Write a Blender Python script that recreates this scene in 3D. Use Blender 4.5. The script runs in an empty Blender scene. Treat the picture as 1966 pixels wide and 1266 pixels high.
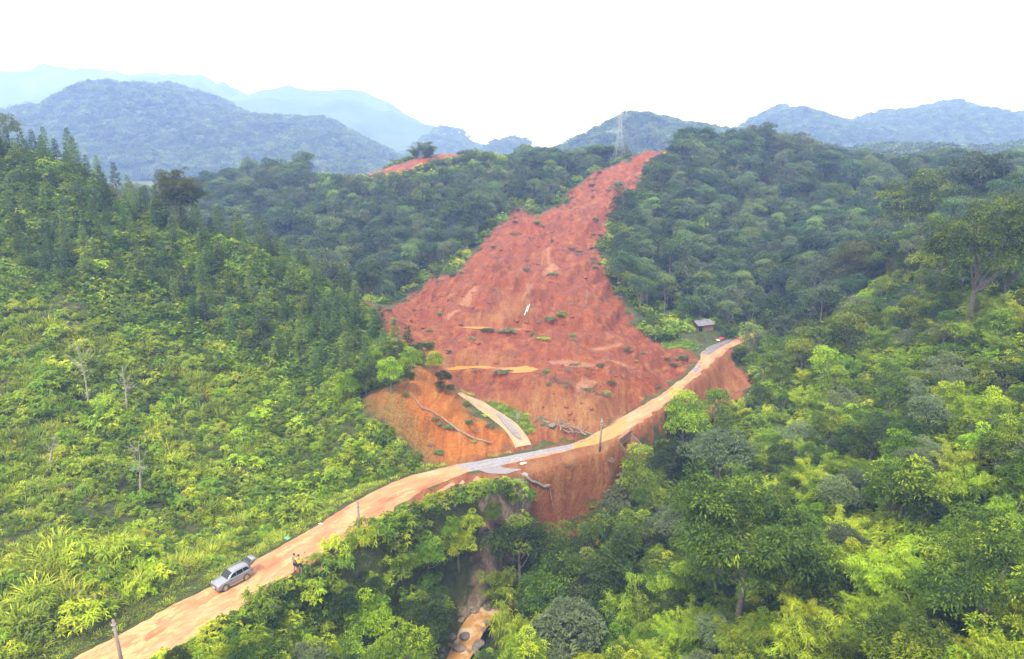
import bpy, math, random, os
import numpy as np
from math import radians, pi
random.seed(7)
RNG = np.random.default_rng(11)
SC = bpy.context.scene
COL = SC.collection

# ------------------------------------------------------------------ camera
F = 1310.0                      # focal length in photo pixels (photo is 1966 x 1266)
CAM_H = 33.5
TH = math.atan(333.0 / F)
CT, ST = math.cos(TH), math.sin(TH)
cam_d = bpy.data.cameras.new('camera')
cam = bpy.data.objects.new('camera', cam_d)
COL.objects.link(cam)
cam_d.sensor_width = 36.0
cam_d.lens = F / 1966.0 * 36.0
cam_d.clip_start = 0.5
cam_d.clip_end = 9000.0
cam.location = (0, 0, CAM_H)
cam.rotation_euler = (pi / 2 - TH, 0, 0)
SC.camera = cam

# ------------------------------------------------------------------ sky, sun, exposure
SUN_EL, SUN_AZ = radians(58), radians(200)      # azimuth clockwise from +Y
w = bpy.data.worlds.new('World')
SC.world = w
w.use_nodes = True
nt = w.node_tree
nt.nodes.clear()
sky = nt.nodes.new('ShaderNodeTexSky')
sky.sky_type = 'NISHITA'
sky.sun_disc = False
sky.sun_elevation = SUN_EL
sky.sun_rotation = SUN_AZ
sky.dust_density = 4.0
sc_n = nt.nodes.new('ShaderNodeVectorMath'); sc_n.operation = 'SCALE'; sc_n.inputs['Scale'].default_value = 0.10
nt.links.new(sky.outputs[0], sc_n.inputs[0])
tc = nt.nodes.new('ShaderNodeTexCoord')
mp = nt.nodes.new('ShaderNodeMapping'); mp.inputs['Scale'].default_value = (1, 1, 3.0)
nz = nt.nodes.new('ShaderNodeTexNoise'); nz.inputs['Scale'].default_value = 1.6; nz.inputs['Detail'].default_value = 5
cr = nt.nodes.new('ShaderNodeValToRGB')
cr.color_ramp.elements[0].position = 0.25; cr.color_ramp.elements[0].color = (0.80, 0.80, 0.80, 1)
cr.color_ramp.elements[1].position = 0.5; cr.color_ramp.elements[1].color = (1, 1, 1, 1)
mx = nt.nodes.new('ShaderNodeMix'); mx.data_type = 'RGBA'
mx.inputs[7].default_value = (1.35, 1.37, 1.42, 1)    # an unbroken bright layer of cloud
bg = nt.nodes.new('ShaderNodeBackground'); bg.inputs['Strength'].default_value = 1.0
wo = nt.nodes.new('ShaderNodeOutputWorld')
nt.links.new(tc.outputs['Generated'], mp.inputs[0]); nt.links.new(mp.outputs[0], nz.inputs['Vector'])
nt.links.new(nz.outputs['Fac'], cr.inputs[0]); nt.links.new(cr.outputs[0], mx.inputs[0])
nt.links.new(sc_n.outputs[0], mx.inputs[6]); nt.links.new(mx.outputs[2], bg.inputs[0]); nt.links.new(bg.outputs[0], wo.inputs[0])

sd = bpy.data.lights.new('sun', 'SUN')
sun = bpy.data.objects.new('sun', sd)
COL.objects.link(sun)
sd.energy = 4.2
sd.angle = radians(10)
sd.color = (1.0, 0.96, 0.88)
sun.rotation_euler = (pi / 2 - SUN_EL, 0, pi - SUN_AZ)
SC.view_settings.view_transform = 'Standard'
SC.view_settings.look = 'None'
SC.view_settings.gamma = 1.0
SC.view_settings.use_curve_mapping = False
SC.view_settings.exposure = 0.78
SC.render.engine = 'CYCLES'
cy = SC.cycles
cy.max_bounces = 5; cy.diffuse_bounces = 3; cy.glossy_bounces = 2; cy.transmission_bounces = 3
cy.transparent_max_bounces = 4; cy.volume_bounces = 4
cy.use_adaptive_sampling = True; cy.adaptive_threshold = 0.02
cy.use_denoising = True; cy.denoiser = 'OPENIMAGEDENOISE'
cy.caustics_reflective = False; cy.caustics_refractive = False

# ------------------------------------------------------------------ photo pixel <-> place
def ray_at_Y(px, py, Y):
    u = (px - 983.0) / F; v = (633.0 - py) / F
    t = Y / (CT + v * ST)
    return u * t, Y, CAM_H + t * (v * CT - ST)
def ray_at_z(px, py, z):
    u = (px - 983.0) / F; v = (633.0 - py) / F
    t = (z - CAM_H) / (v * CT - ST)
    return u * t, t * (CT + v * ST), z
def proj(x, y, z):
    z = z - CAM_H
    d = y * CT - z * ST
    up = y * ST + z * CT
    d = np.maximum(d, 0.01)
    return 983.0 + F * x / d, 633.0 - F * up / d

# ------------------------------------------------------------------ numpy noise and polygons
def _h(ix, iy, s):
    n = (ix.astype(np.int64) * 374761393 + iy.astype(np.int64) * 668265263 + s * 982451653) & 0x7fffffff
    n = ((n ^ (n >> 13)) * 1274126177) & 0x7fffffff
    return ((n ^ (n >> 16)) & 0xffff) / 65535.0
def vnoise(x, y, s=0):
    x = np.asarray(x, float); y = np.asarray(y, float)
    ix = np.floor(x); iy = np.floor(y)
    fx = x - ix; fy = y - iy
    fx = fx * fx * fx * (fx * (fx * 6 - 15) + 10); fy = fy * fy * fy * (fy * (fy * 6 - 15) + 10)
    a = _h(ix, iy, s); b = _h(ix + 1, iy, s); c = _h(ix, iy + 1, s); d = _h(ix + 1, iy + 1, s)
    return (a + (b - a) * fx) * (1 - fy) + (c + (d - c) * fx) * fy
def fbm(x, y, s=0, o=4, g=0.5):
    r = 0; a = 1.0; t = 0
    for i in range(o):
        r = r + a * (vnoise(x, y, s + i * 17) * 2 - 1); t += a
        c_, s_ = 1.62, 1.18
        x, y = x * c_ - y * s_, x * s_ + y * c_
        a *= g
    return r / t
def sstep(a, b, x):
    t = np.clip((x - a) / (b - a), 0, 1)
    return t * t * (3 - 2 * t)
def sdf(poly, X, Y):
    """signed distance to a plan polygon, negative inside"""
    P = np.array(poly, float); Q = np.roll(P, -1, 0)
    best = np.full(X.shape, 1e18); ins = np.zeros(X.shape, bool)
    for (ax, ay), (bx, by) in zip(P, Q):
        ex, ey = bx - ax, by - ay
        t = np.clip(((X - ax) * ex + (Y - ay) * ey) / (ex * ex + ey * ey + 1e-12), 0, 1)
        best = np.minimum(best, (X - ax - t * ex) ** 2 + (Y - ay - t * ey) ** 2)
        c = ((ay > Y) != (by > Y))
        ins ^= c & (X < (bx - ax) * (Y - ay) / ((by - ay) if by != ay else 1e-9) + ax)
    d = np.sqrt(best)
    return np.where(ins, -d, d)
def linedist(line, X, Y, Z=None):
    best = np.full(X.shape, 1e18); zz = np.zeros(X.shape)
    for (a, b) in zip(line[:-1], line[1:]):
        ex, ey = b[0] - a[0], b[1] - a[1]
        t = np.clip(((X - a[0]) * ex + (Y - a[1]) * ey) / (ex * ex + ey * ey + 1e-12), 0, 1)
        d = (X - a[0] - t * ex) ** 2 + (Y - a[1] - t * ey) ** 2
        if len(a) > 2:
            zz = np.where(d < best, a[2] + t * (b[2] - a[2]), zz)
        best = np.minimum(best, d)
    return np.sqrt(best), zz

# ------------------------------------------------------------------ terrain control points: photo x, y, forward distance, height of the plants standing there
CP = [  # slide face and apron
 (1100,830,79,0),(1100,758,85.5,0),(1000,762,85,0),(950,745,88.5,0),(900,735,93,0),(950,777,87.4,0),(1000,797,84,0),(900,758,91.8,0),(925,785,84.9,0),(1000,845,76.2,0),(1020,832,78,0),(1180,770,90,0),(1100,802,82,0),(1040,820,79.5,0),(1100,700,97,0),(900,720,93,0),(1250,715,101,0),(1050,660,106,0),
 (950,660,106,0),(870,660,105,0),(1180,655,108,0),(950,635,109.5,0),(1050,638,110,0),(1150,640,111,0),(1050,600,118,0),(900,590,119,0),
 (1150,590,121,0),(820,610,120,0),(1050,535,133,0),(950,530,134,0),(1120,515,141,0),(1030,515,141,0),(1050,450,163,0),(1000,420,176,0),
 (1120,400,184,0),(1180,360,200,0),(1150,330,216,0),(1230,298,226,0),(1280,292,230,0),(870,520,150,0),(780,590,126,0),(1215,640,119,0),(1150,480,154,0),(1200,560,136,0),
 (1260,660,118,0),(1330,675,114,0),(1340,645,121,0),(1400,645,123,0),(1430,630,124,0),(1300,655,119.5,0),(850,690,98,0),(845,748,93,0),
 # hill right of the slide
 (1300,600,130,3),(1400,600,132,3),(1300,500,152,4),(1250,550,140,3),(1300,400,182,4),(1350,320,210,4),(1450,262,226,4),(1550,290,222,4),(1550,500,152,4),(1550,400,184,4),
 (1640,320,210,4),(1700,420,170,4),(1500,580,136,4),(1720,330,200,4),(1850,330,190,4),
 # hill left of the slide
 (440,350,265,3),(560,332,252,2),(700,330,240,1),(800,310,226,0),(860,292,230,1),(950,290,238,2),(1000,300,236,3),(1100,325,222,4),(1180,318,230,0),
 (700,570,146,5),(600,500,165,5),(800,500,158,5),(800,400,192,5),(600,400,202,4),(500,440,190,4),(950,390,192,5),(1050,375,200,4),(880,450,172,5),
 # left hill
 (0,262,112,2),(150,300,112,2),(340,400,110,3),(450,440,108,3),(550,480,106,3),(650,565,104,3),(750,625,100,3),(810,665,93,1.5),(850,700,88.5,1),
 (840,735,84,0.5),(710,765,77,1),(830,885,71.5,0),(980,860,75.5,0),(900,800,79,0),(760,820,74,0),
 (0,1150,43,1.2),(0,1000,50,2),(0,850,59,2),(0,700,70,2),(0,550,82,2),(0,400,97,2.5),(200,1080,47,1.5),(200,900,59,2),(200,700,75,2),(200,500,92,2.5),(200,370,108,2.5),
 (400,1010,56,1.5),(400,850,69,2),(400,700,83,2),(400,550,96,2.5),(600,920,66,1.5),(600,800,77,2),(600,650,92,2.5),(700,850,72.5,1),(700,700,86,2),(-300,1100,42,1.5),(-300,700,66,2),(-300,300,105,2),
 # right hillside
 (1400,850,72,5),(1400,1000,52,7),(1450,1200,37,7),(1700,1200,30,7),(1966,1200,25,6),(1966,1000,33,6),(1700,1000,41,6),(1966,800,47,5),(1700,800,61,5),(1500,800,78,5),
 (1966,600,68,5),(1700,600,90,5),(1500,660,106,4),(1800,425,108,5),(1966,345,122,5),(1700,500,115,4.5),(1600,545,122,4),(1100,1266,39,7),(1250,1100,52,7),(1100,1200,48,6),
 (1450,720,95,2),(2300,800,45,5),(2300,400,110,6),
 # gully between road and stream
 (700,1160,49,2.3),(700,1110,52.5,1.2),(700,1220,45,3.3),(500,1240,42.5,1.3),(500,1266,40.5,1.8),(850,1060,57,1.6),(850,1150,52,2.8),(960,960,64,0.5),(1100,885,74.8,0),(1100,915,73,0),(1100,950,70.8,0),(1100,990,68.2,0),(1180,900,74.5,0),(1020,925,71,0),(1040,960,68,0),
]
CPW = [ray_at_Y(a, b, c)[:2] + (ray_at_Y(a, b, c)[2] - h,) for a, b, c, h in CP]
# road edges in the photo, on the level z = 0
ROAD_L = [(-150,1400),(60,1302),(136,1266),(397,1131),(478,1087),(552,1043),(607,1013),(651,981),(697,953),(771,919),(873,893),(958,879),(1050,862),(1100,853),(1160,825),(1206,796),(1263,762),(1314,725),(1340,700),(1348,677),(1362,665),(1402,651),(1440,640),(1500,622)]
ROAD_R = [(60,1400),(240,1302),(305,1266),(486,1157),(545,1113),(603,1080),(648,1050),(694,1021),(748,983),(799,947),(856,925),(905,906),(970,893),(1050,876),(1100,863),(1172,847),(1206,830),(1240,805),(1303,756),(1345,717),(1377,688),(1402,668),(1440,652),(1500,634)]
RL = [ray_at_z(a, b, 0)[:2] for a, b in ROAD_L]
RR = [ray_at_z(a, b, 0)[:2] for a, b in ROAD_R]
ROAD_POLY = RL + RR[::-1]
for a in RL[::2] + RR[::2]:
    CPW.append((a[0], a[1], 0.0))
# beyond and behind the hills
for X in (-260, -160, -60, 20, 100, 200, 300):
    CPW += [(X, 300, 14), (X, 350, 10), (X, 420, 11)]
CPW += [(-150, 150, 12), (-100, 150, 6), (-60, 145, -2), (-150, 200, 8), (-220, 120, 36), (160, 90, 34), (200, 150, 36), (0, 15, -4), (-30, 20, -2), (-60, 20, 10), (40, 8, 10), (80, 30, 25), (0, -20, 0), (60, -20, 20), (-60, -20, 20)]
STREAM = [(47,121,-1.2)] + [ray_at_z(a, b, z) for a, b, z in [(1392,700,-2.5),(1362,735,-3.2),(1335,765,-4),(1290,850,-6.5),(1250,905,-8.5),(1170,1010,-10),(1060,1110,-10.6),(1000,1140,-10.9),(930,1175,-11.2),(905,1200,-11.5),(895,1235,-11.8),(870,1275,-12.2),(840,1330,-12.8)]]
for s in STREAM[1:]:
    CPW.append((s[0], s[1], s[2] - 0.3))
_P = np.array(CPW, float)
_c = 5.0
_D = np.sqrt((_P[:, None, 0] - _P[None, :, 0]) ** 2 + (_P[:, None, 1] - _P[None, :, 1]) ** 2 + _c * _c)
_A = np.block([[_D + 0.35 * -np.eye(len(_P)), np.ones((len(_P), 1))], [np.ones((1, len(_P))), np.zeros((1, 1))]])
_W = np.linalg.solve(_A, np.append(_P[:, 2], 0))
def rbf(X, Y):
    r = np.full(X.shape, _W[-1])
    for p, wgt in zip(_P, _W[:-1]):
        r = r + wgt * np.sqrt((X - p[0]) ** 2 + (Y - p[1]) ** 2 + _c * _c)
    far = sstep(330, 430, Y)
    return r * (1 - far) + far * (11 + 0 * X)
def H0(X, Y):
    X = np.asarray(X, float); Y = np.asarray(Y, float)
    return rbf(X, Y)
def cast(px, py, Hf=None):
    """where the photo pixel's ray first meets the ground"""
    Hf = Hf or H0
    Y = np.concatenate([np.arange(20, 140, 0.5), np.arange(140, 300, 1.5)])
    x, y, z = ray_at_Y(px, py, Y)
    g = Hf(x, y)
    k = np.where(z < g)[0]
    k = k[0] if len(k) else len(Y) - 1
    return float(x[k]), float(y[k])
def wpoly(pts):
    return [ray_at_Y(*p)[:2] if len(p) == 3 else cast(*p) for p in pts]
SLIDE = wpoly([(1220,299),(1284,291),(1284,298),(1263,310),(1242,318),(1231,340),(1222,367),(1190,392),(1176,417),(1160,454),(1148,475),(1151,508),(1172,544),(1196,580),(1214,619),(1232,640),(1268,658),(1330,674),(1346,690),(1316,724),
  (1263,761),(1206,795),(1160,824),(1100,852),(960,878),(873,892),(1004,851),(1022,832),(1012,800),(950,785),(885,756),(800,735,95),(740,690,104),(700,640,118),(750,596),(779,572),(803,563),(827,536),(872,531),(890,508),(926,468),(956,434),(986,404),(1004,404),(1037,414),(1058,405),(1094,393),(1085,378),(1130,345),(1166,322),(1208,316)])
BANK = wpoly([(748,983),(799,947),(856,925),(905,906),(970,893),(1100,863),(1172,847),(1240,805),(1303,756),(1345,717),(1377,690),(1402,690),(1450,735),(1420,775),(1330,800),(1290,850),(1215,900),(1205,940),(1165,995),(1090,1010),(1040,1000),(1000,960),(960,945),(880,970),(790,990)])
CUT = wpoly([(700,760),(755,745),(800,712),(848,712),(880,760),(905,800),(960,830),(1004,850),(955,872),(873,890),(826,892),(800,862),(762,832),(720,800)])
CREST = wpoly([(590,336),(700,333),(750,322),(790,312),(850,296),(930,292),(880,308),(800,328),(740,346),(650,344)])
PATH_L = [(878,757),(903,776),(936,801),(966,826),(982,850),(988,864)]
PATH_R = [(888,756),(925,770),(962,793),(993,815),(1012,840),(1022,856)]
PL = [cast(*p) for p in PATH_L]; PR = [cast(*p) for p in PATH_R]
PATH_POLY = PL + PR[::-1]
GRASS = wpoly([(885,752),(950,775),(1012,800),(1022,829),(1007,834),(990,814),(930,772)])
VERGE = wpoly([(748,984),(799,948),(760,1000),(700,1030),(620,1075),(610,1085),(648,1051),(694,1022)])
FIELD = wpoly([(1270,660),(1296,654),(1346,662),(1330,672),(1300,672),(1272,668)])
PUD = [wpoly(p) for p in (
 [(835,702),(880,703),(935,702),(970,706),(905,712),(890,716),(845,715)],
 [(945,712),(985,706),(1010,702),(1033,707),(1015,714),(985,718),(960,717)],
 [(885,628),(915,626),(945,630),(920,635),(895,633)],
 [(1050,693),(1090,690),(1140,700),(1135,705),(1095,703),(1062,700)],
 [(1128,667),(1160,665),(1192,662),(1190,667),(1150,671)],
 [(960,632),(1000,628),(1020,632),(985,637)])]
PALE = [wpoly(p) for p in (
 [(880,590),(900,570),(918,552),(914,566),(900,585),(890,590)],
 [(1040,530),(1060,515),(1075,520),(1062,528)],
 [(1010,545),(1022,545),(1018,570),(1014,590),(1008,590),(1013,570)],
 [(1048,480),(1052,478),(1042,500),(1046,515),(1040,512),(1040,498)],
 [(1052,480),(1056,480),(1054,500),(1064,520),(1058,520),(1050,502)],
 [(1100,730),(1130,722),(1160,738),(1110,745)],
 [(1280,700),(1200,697),(1140,694),(1200,702),(1255,704)],
 [(850,612),(880,602),(885,606),(862,614)],
 [(1170,820),(1200,808),(1185,828),(1160,838)])]
BROWN = [wpoly(p) for p in (
 [(985,905),(1100,880),(1190,875),(1200,940),(1150,985),(1070,990),(1010,950)],
 [(890,757),(980,768),(1100,760),(1190,775),(1160,820),(1060,835),(1000,790)],
 [(960,600),(985,575),(1010,590),(1000,610),(930,620),(905,618)],
 [(1060,900),(1140,895),(1190,910),(1170,960),(1090,950)],
 [(835,690),(960,690),(960,700),(840,700)],
 [(760,1000),(830,965),(870,955),(860,970),(780,995)],
 [(700,770),(755,755),(790,800),(820,860),(835,890),(800,866),(740,815)])]
SHOULD = [ray_at_z(a, b, 0)[:2] for a, b in [(630,1068),(700,1050),(760,1016),(830,982),(880,962),(940,945),(985,932),(1015,912),(1100,882),(1165,866),(1172,847),(970,893),(856,925),(748,983),(694,1021)]]
CULV = [ray_at_z(a, b, z)[:2] for a, b, z in [(1185,846,0),(1214,880,-3.0),(1225,905,-5),(1262,880,-5),(1240,862,-2.6),(1207,829,0)]]
BEIGE = wpoly([(985,955),(1000,968),(1025,1000),(1000,1035),(950,1060),(900,1130),(880,1110),(925,1030)])
PUDZ = [float(np.mean(H0(np.array([p[0] for p in q]), np.array([p[1] for p in q])))) for q in PUD]
_rc = np.array([((RL[i][0] + RR[i][0]) / 2, (RL[i][1] + RR[i][1]) / 2) for i in range(min(len(RL), len(RR)))]); _rc = _rc[np.argsort(_rc[:, 1])]
_rl = np.array(sorted(RL, key=lambda q: q[1])); _rr = np.array(sorted(RR, key=lambda q: q[1]))
def road_x(Y): return (np.interp(Y, _rl[:, 1], _rl[:, 0]) + np.interp(Y, _rr[:, 1], _rr[:, 0])) / 2
def masks(X, Y):
    m = {}
    m['road'] = sdf(ROAD_POLY, X, Y); m['slide'] = np.minimum(sdf(SLIDE, X, Y), sdf(BANK, X, Y)); m['cut'] = sdf(CUT, X, Y)
    m['crest'] = sdf(CREST, X, Y); m['path'] = sdf(PATH_POLY, X, Y)
    m['grass'] = np.minimum(sdf(GRASS, X, Y), np.minimum(sdf(VERGE, X, Y), sdf(FIELD, X, Y)))
    return m
def H(X, Y, full=False):
    X = np.asarray(X, float); Y = np.asarray(Y, float)
    z = rbf(X, Y)
    m = masks(X, Y)
    bare = np.minimum(m['slide'], m['cut'])
    inb = sstep(2.0, -3.0, bare)
    near = 1 - sstep(240, 300, Y)
    # broken, gullied soil inside the slide; gentle swells under the forest
    gx, gy = X * 0.95 - Y * 0.30, X * 0.30 + Y * 0.95
    rough = 0.55 * fbm(X / 7.0, Y / 7.0, 3, 4) + (0.30 + .45 * sstep(108, 125, Y)) * (0.6 - np.abs(fbm(gx / 3.4, gy / 22.0, 9, 3)) * 2.4) + 0.16 * (0.5 - np.abs(fbm(gx / 1.1, gy / 8.0, 19, 3)) * 2.4) + 0.12 * fbm(X / 1.3, Y / 1.3, 21, 3)
    # low terraces where the mud came to rest
    st = z + 0.8 * fbm(X / 16, Y / 16, 31, 2)
    terr = 0.45 * (sstep(0.35, 0.65, st / 2.2 - np.floor(st / 2.2)) - 0.5) * (z > 2.2)
    z = z + inb * (rough * 1.5 + terr * 1.7) * np.clip(m['road'] / 4.0, 0, 1) + (1 - inb) * near * 0.9 * fbm(X / 9.0, Y / 9.0, 5, 3) * sstep(1, 8, m['road'])
    sdist, sz = linedist(STREAM, X, Y)
    zc = sz - 0.4 + np.maximum(0, sdist - 1.0) * 0.78 + 0.3 * fbm(X / 1.2, Y / 1.2, 77, 3)
    z = np.where((sdist < 14) & (zc < z) & (X > road_x(Y)), zc, z)
    for q, pz in zip(PUD, PUDZ):
        d = sdf(q, X, Y)
        z = z + (pz - 0.12 - z) * sstep(1.6, 0.0, d)
    sh = sdf(SHOULD, X, Y)
    z = z + (0.0 + .06 * fbm(X / 1.5, Y / 1.5, 12, 3) - z) * sstep(1.6, 0.0, sh)
    z = z + (0.02 - z) * sstep(3.2, 0.15, m['road'])
    cu = sdf(CULV, X, Y)
    z = np.where((cu < 0.02) & (m['road'] > .25), np.minimum(z, -4.2), z)
    z0p = rbf(X, Y)
    z = z + (z0p - z) * sstep(1.5, 0.1, m['path'])
    if full:
        return z, m
    return z
# ------------------------------------------------------------------ mesh and tagging helpers
def mesh_np(name, V, Fq, mat=None, attrs=None, smooth=False, mats=None, midx=None):
    me = bpy.data.meshes.new(name)
    V = np.asarray(V, np.float32); Fq = np.asarray(Fq, np.int32)
    k = Fq.shape[1]
    me.vertices.add(len(V)); me.vertices.foreach_set('co', V.ravel())
    me.loops.add(Fq.size); me.loops.foreach_set('vertex_index', Fq.ravel())
    me.polygons.add(len(Fq)); me.polygons.foreach_set('loop_start', np.arange(0, Fq.size, k, dtype=np.int32))
    try: me.polygons.foreach_set('loop_total', np.full(len(Fq), k, np.int32))
    except Exception: pass
    for m_ in (mats or ([mat] if mat else [])): me.materials.append(m_)
    if midx is not None: me.polygons.foreach_set('material_index', np.asarray(midx, np.int32))
    me.update(calc_edges=True)
    me.polygons.foreach_set('use_smooth', np.full(len(Fq), smooth, bool))
    for nm, (dom, dat) in (attrs or {}).items():
        a = me.attributes.new(nm, 'FLOAT', dom); a.data.foreach_set('value', np.asarray(dat, np.float32))
    return me
def link(name, me, parent=None, loc=None, rz=0.0, sc=None, **pr):
    o = bpy.data.objects.new(name, me); COL.objects.link(o)
    if parent is not None: o.parent = parent
    if loc is not None: o.location = loc
    if rz: o.rotation_euler = (0, 0, rz)
    if sc is not None: o.scale = (sc, sc, sc) if not isinstance(sc, tuple) else sc
    for k, v in pr.items():
        if v is not None: o[k] = v
    return o
class MB:
    """collects simple shapes into one mesh"""
    def __init__(s): s.v = []; s.f = []
    def add(s, V, Fc):
        n = len(s.v); s.v += [tuple(map(float, p)) for p in V]; s.f += [tuple(i + n for i in f) for f in Fc]; return s
    def box(s, c, d, rz=0.0, taper=1.0):
        x, y, z = d[0] / 2, d[1] / 2, d[2] / 2; V = []
        ca, sa = math.cos(rz), math.sin(rz)
        for dz in (-1, 1):
            t = taper if dz > 0 else 1
            for sx, sy in ((-1, -1), (1, -1), (1, 1), (-1, 1)):
                a, b = sx * x * t, sy * y * t
                V.append((c[0] + a * ca - b * sa, c[1] + a * sa + b * ca, c[2] + dz * z))
        return s.add(V, [(3, 2, 1, 0), (4, 5, 6, 7), (0, 1, 5, 4), (1, 2, 6, 5), (2, 3, 7, 6), (3, 0, 4, 7)])
    def tube(s, pts, rad, n=6, cap=True):
        P = [np.array(p, float) for p in pts]; R = rad if hasattr(rad, '__len__') else [rad] * len(P); V = []
        ref = np.array((0.13, 0.21, 1.0))
        for i, p in enumerate(P):
            t = P[min(i + 1, len(P) - 1)] - P[max(i - 1, 0)]; t = t / (np.linalg.norm(t) + 1e-9)
            rr = ref if abs(t @ ref) < 0.93 * np.linalg.norm(ref) else np.array((1.0, 0, 0))
            a = np.cross(t, rr); a /= np.linalg.norm(a); b = np.cross(t, a)
            for k in range(n):
                an = 2 * pi * k / n; V.append(p + (a * math.cos(an) + b * math.sin(an)) * R[i])
        Fc = []
        for i in range(len(P) - 1):
            for k in range(n):
                k2 = (k + 1) % n; Fc.append((i * n + k, i * n + k2, (i + 1) * n + k2, (i + 1) * n + k))
        if cap: Fc += [tuple(range(n - 1, -1, -1)), tuple(range((len(P) - 1) * n, len(P) * n))]
        return s.add(V, Fc)
    def mesh(s, name, mat, smooth=False):
        me = bpy.data.meshes.new(name); me.from_pydata(s.v, [], s.f)
        if mat: me.materials.append(mat)
        me.update()
        if smooth: me.polygons.foreach_set('use_smooth', [True] * len(me.polygons))
        return me

# ------------------------------------------------------------------ materials
def newmat(name):
    m = bpy.data.materials.new(name); m.use_nodes = True
    n = m.node_tree.nodes; n.clear()
    out = n.new('ShaderNodeOutputMaterial'); bs = n.new('ShaderNodeBsdfPrincipled')
    m.node_tree.links.new(bs.outputs[0], out.inputs[0])
    return m, m.node_tree, bs, out
def plain(name, col, rough=0.6, metal=0.0, nscale=None, namp=0.15, bump=0.0, spec=0.5):
    m, t, bs, out = newmat(name)
    bs.inputs['Base Color'].default_value = (*col, 1); bs.inputs['Roughness'].default_value = rough
    bs.inputs['Metallic'].default_value = metal; bs.inputs['Specular IOR Level'].default_value = spec
    if nscale:
        no = t.nodes.new('ShaderNodeTexNoise'); no.inputs['Scale'].default_value = nscale; no.inputs['Detail'].default_value = 5
        tcn = t.nodes.new('ShaderNodeTexCoord'); t.links.new(tcn.outputs['Object'], no.inputs['Vector'])
        r = t.nodes.new('ShaderNodeValToRGB'); r.color_ramp.elements[0].position = .3; r.color_ramp.elements[1].position = .7
        r.color_ramp.elements[0].color = (*[c * (1 - namp) for c in col], 1); r.color_ramp.elements[1].color = (*[min(1, c * (1 + namp)) for c in col], 1)
        t.links.new(no.outputs['Fac'], r.inputs[0]); t.links.new(r.outputs[0], bs.inputs['Base Color'])
        if bump:
            b = t.nodes.new('ShaderNodeBump'); b.inputs['Strength'].default_value = 1; b.inputs['Distance'].default_value = bump
            t.links.new(no.outputs['Fac'], b.inputs['Height']); t.links.new(b.outputs[0], bs.inputs['Normal'])
    return m
def leafmat(name, cols, transl=0.3, rough=0.5, varv=0.35, varh=0.04):
    """cols: ramp of leaf colours over the per-leaf 'tint'; each plant shifts it by its own random number"""
    m, t, bs, out = newmat(name)
    at = t.nodes.new('ShaderNodeAttribute'); at.attribute_name = 'tint'
    oi = t.nodes.new('ShaderNodeObjectInfo')
    ma = t.nodes.new('ShaderNodeMath'); ma.operation = 'MULTIPLY_ADD'; ma.inputs[1].default_value = 0.6; ma.inputs[2].default_value = -0.3
    t.links.new(oi.outputs['Random'], ma.inputs[0])
    ad = t.nodes.new('ShaderNodeMath'); ad.operation = 'ADD'; ad.use_clamp = True
    t.links.new(at.outputs['Fac'], ad.inputs[0]); t.links.new(ma.outputs[0], ad.inputs[1])
    r = t.nodes.new('ShaderNodeValToRGB')
    for i, c in enumerate(cols):
        p = i / (len(cols) - 1)
        e = r.color_ramp.elements[i] if i < 2 and len(cols) == 2 else (r.color_ramp.elements[0] if i == 0 else r.color_ramp.elements.new(p) if 0 < p < 1 else r.color_ramp.elements[-1])
        e.position = p; e.color = (*c, 1)
    t.links.new(ad.outputs[0], r.inputs[0])
    hs = t.nodes.new('ShaderNodeHueSaturation')
    h2 = t.nodes.new('ShaderNodeMath'); h2.operation = 'MULTIPLY'; h2.inputs[1].default_value = 7.31; t.links.new(oi.outputs['Random'], h2.inputs[0])
    h3 = t.nodes.new('ShaderNodeMath'); h3.operation = 'FRACT'; t.links.new(h2.outputs[0], h3.inputs[0])
    h4 = t.nodes.new('ShaderNodeMath'); h4.operation = 'MULTIPLY_ADD'; h4.inputs[1].default_value = varh; h4.inputs[2].default_value = 0.5 - varh / 2; t.links.new(h3.outputs[0], h4.inputs[0])
    t.links.new(h4.outputs[0], hs.inputs['Hue'])
    v2 = t.nodes.new('ShaderNodeMath'); v2.operation = 'MULTIPLY'; v2.inputs[1].default_value = 13.7; t.links.new(oi.outputs['Random'], v2.inputs[0])
    v3 = t.nodes.new('ShaderNodeMath'); v3.operation = 'FRACT'; t.links.new(v2.outputs[0], v3.inputs[0])
    v4 = t.nodes.new('ShaderNodeMath'); v4.operation = 'MULTIPLY_ADD'; v4.inputs[1].default_value = varv * 2; v4.inputs[2].default_value = 1 - varv; t.links.new(v3.outputs[0], v4.inputs[0])
    t.links.new(v4.outputs[0], hs.inputs['Value'])
    t.links.new(r.outputs[0], hs.inputs['Color'])
    t.links.new(hs.outputs[0], bs.inputs['Base Color'])
    bs.inputs['Roughness'].default_value = rough; bs.inputs['Specular IOR Level'].default_value = 0.12
    if transl:
        tb = t.nodes.new('ShaderNodeBsdfTranslucent'); t.links.new(hs.outputs[0], tb.inputs[0])
        ms = t.nodes.new('ShaderNodeMixShader'); ms.inputs[0].default_value = transl
        t.links.new(bs.outputs[0], ms.inputs[1]); t.links.new(tb.outputs[0], ms.inputs[2]); t.links.new(ms.outputs[0], out.inputs[0])
    return m
MT = {}
def lm(key, cols, **k):
    MT[key] = leafmat(key, cols, **k)
lm('leaf_forest', [(.034,.062,.03),(.066,.115,.042),(.125,.19,.052),(.22,.29,.065)], varv=.42)
lm('leaf_mix', [(.05,.09,.013),(.10,.16,.016),(.18,.26,.02),(.30,.36,.03)])
lm('leaf_slope', [(.05,.08,.010),(.10,.15,.012),(.18,.24,.014),(.30,.35,.02)], varv=.42)
lm('leaf_grey', [(.075,.105,.05),(.125,.165,.07),(.19,.23,.095)])
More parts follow.
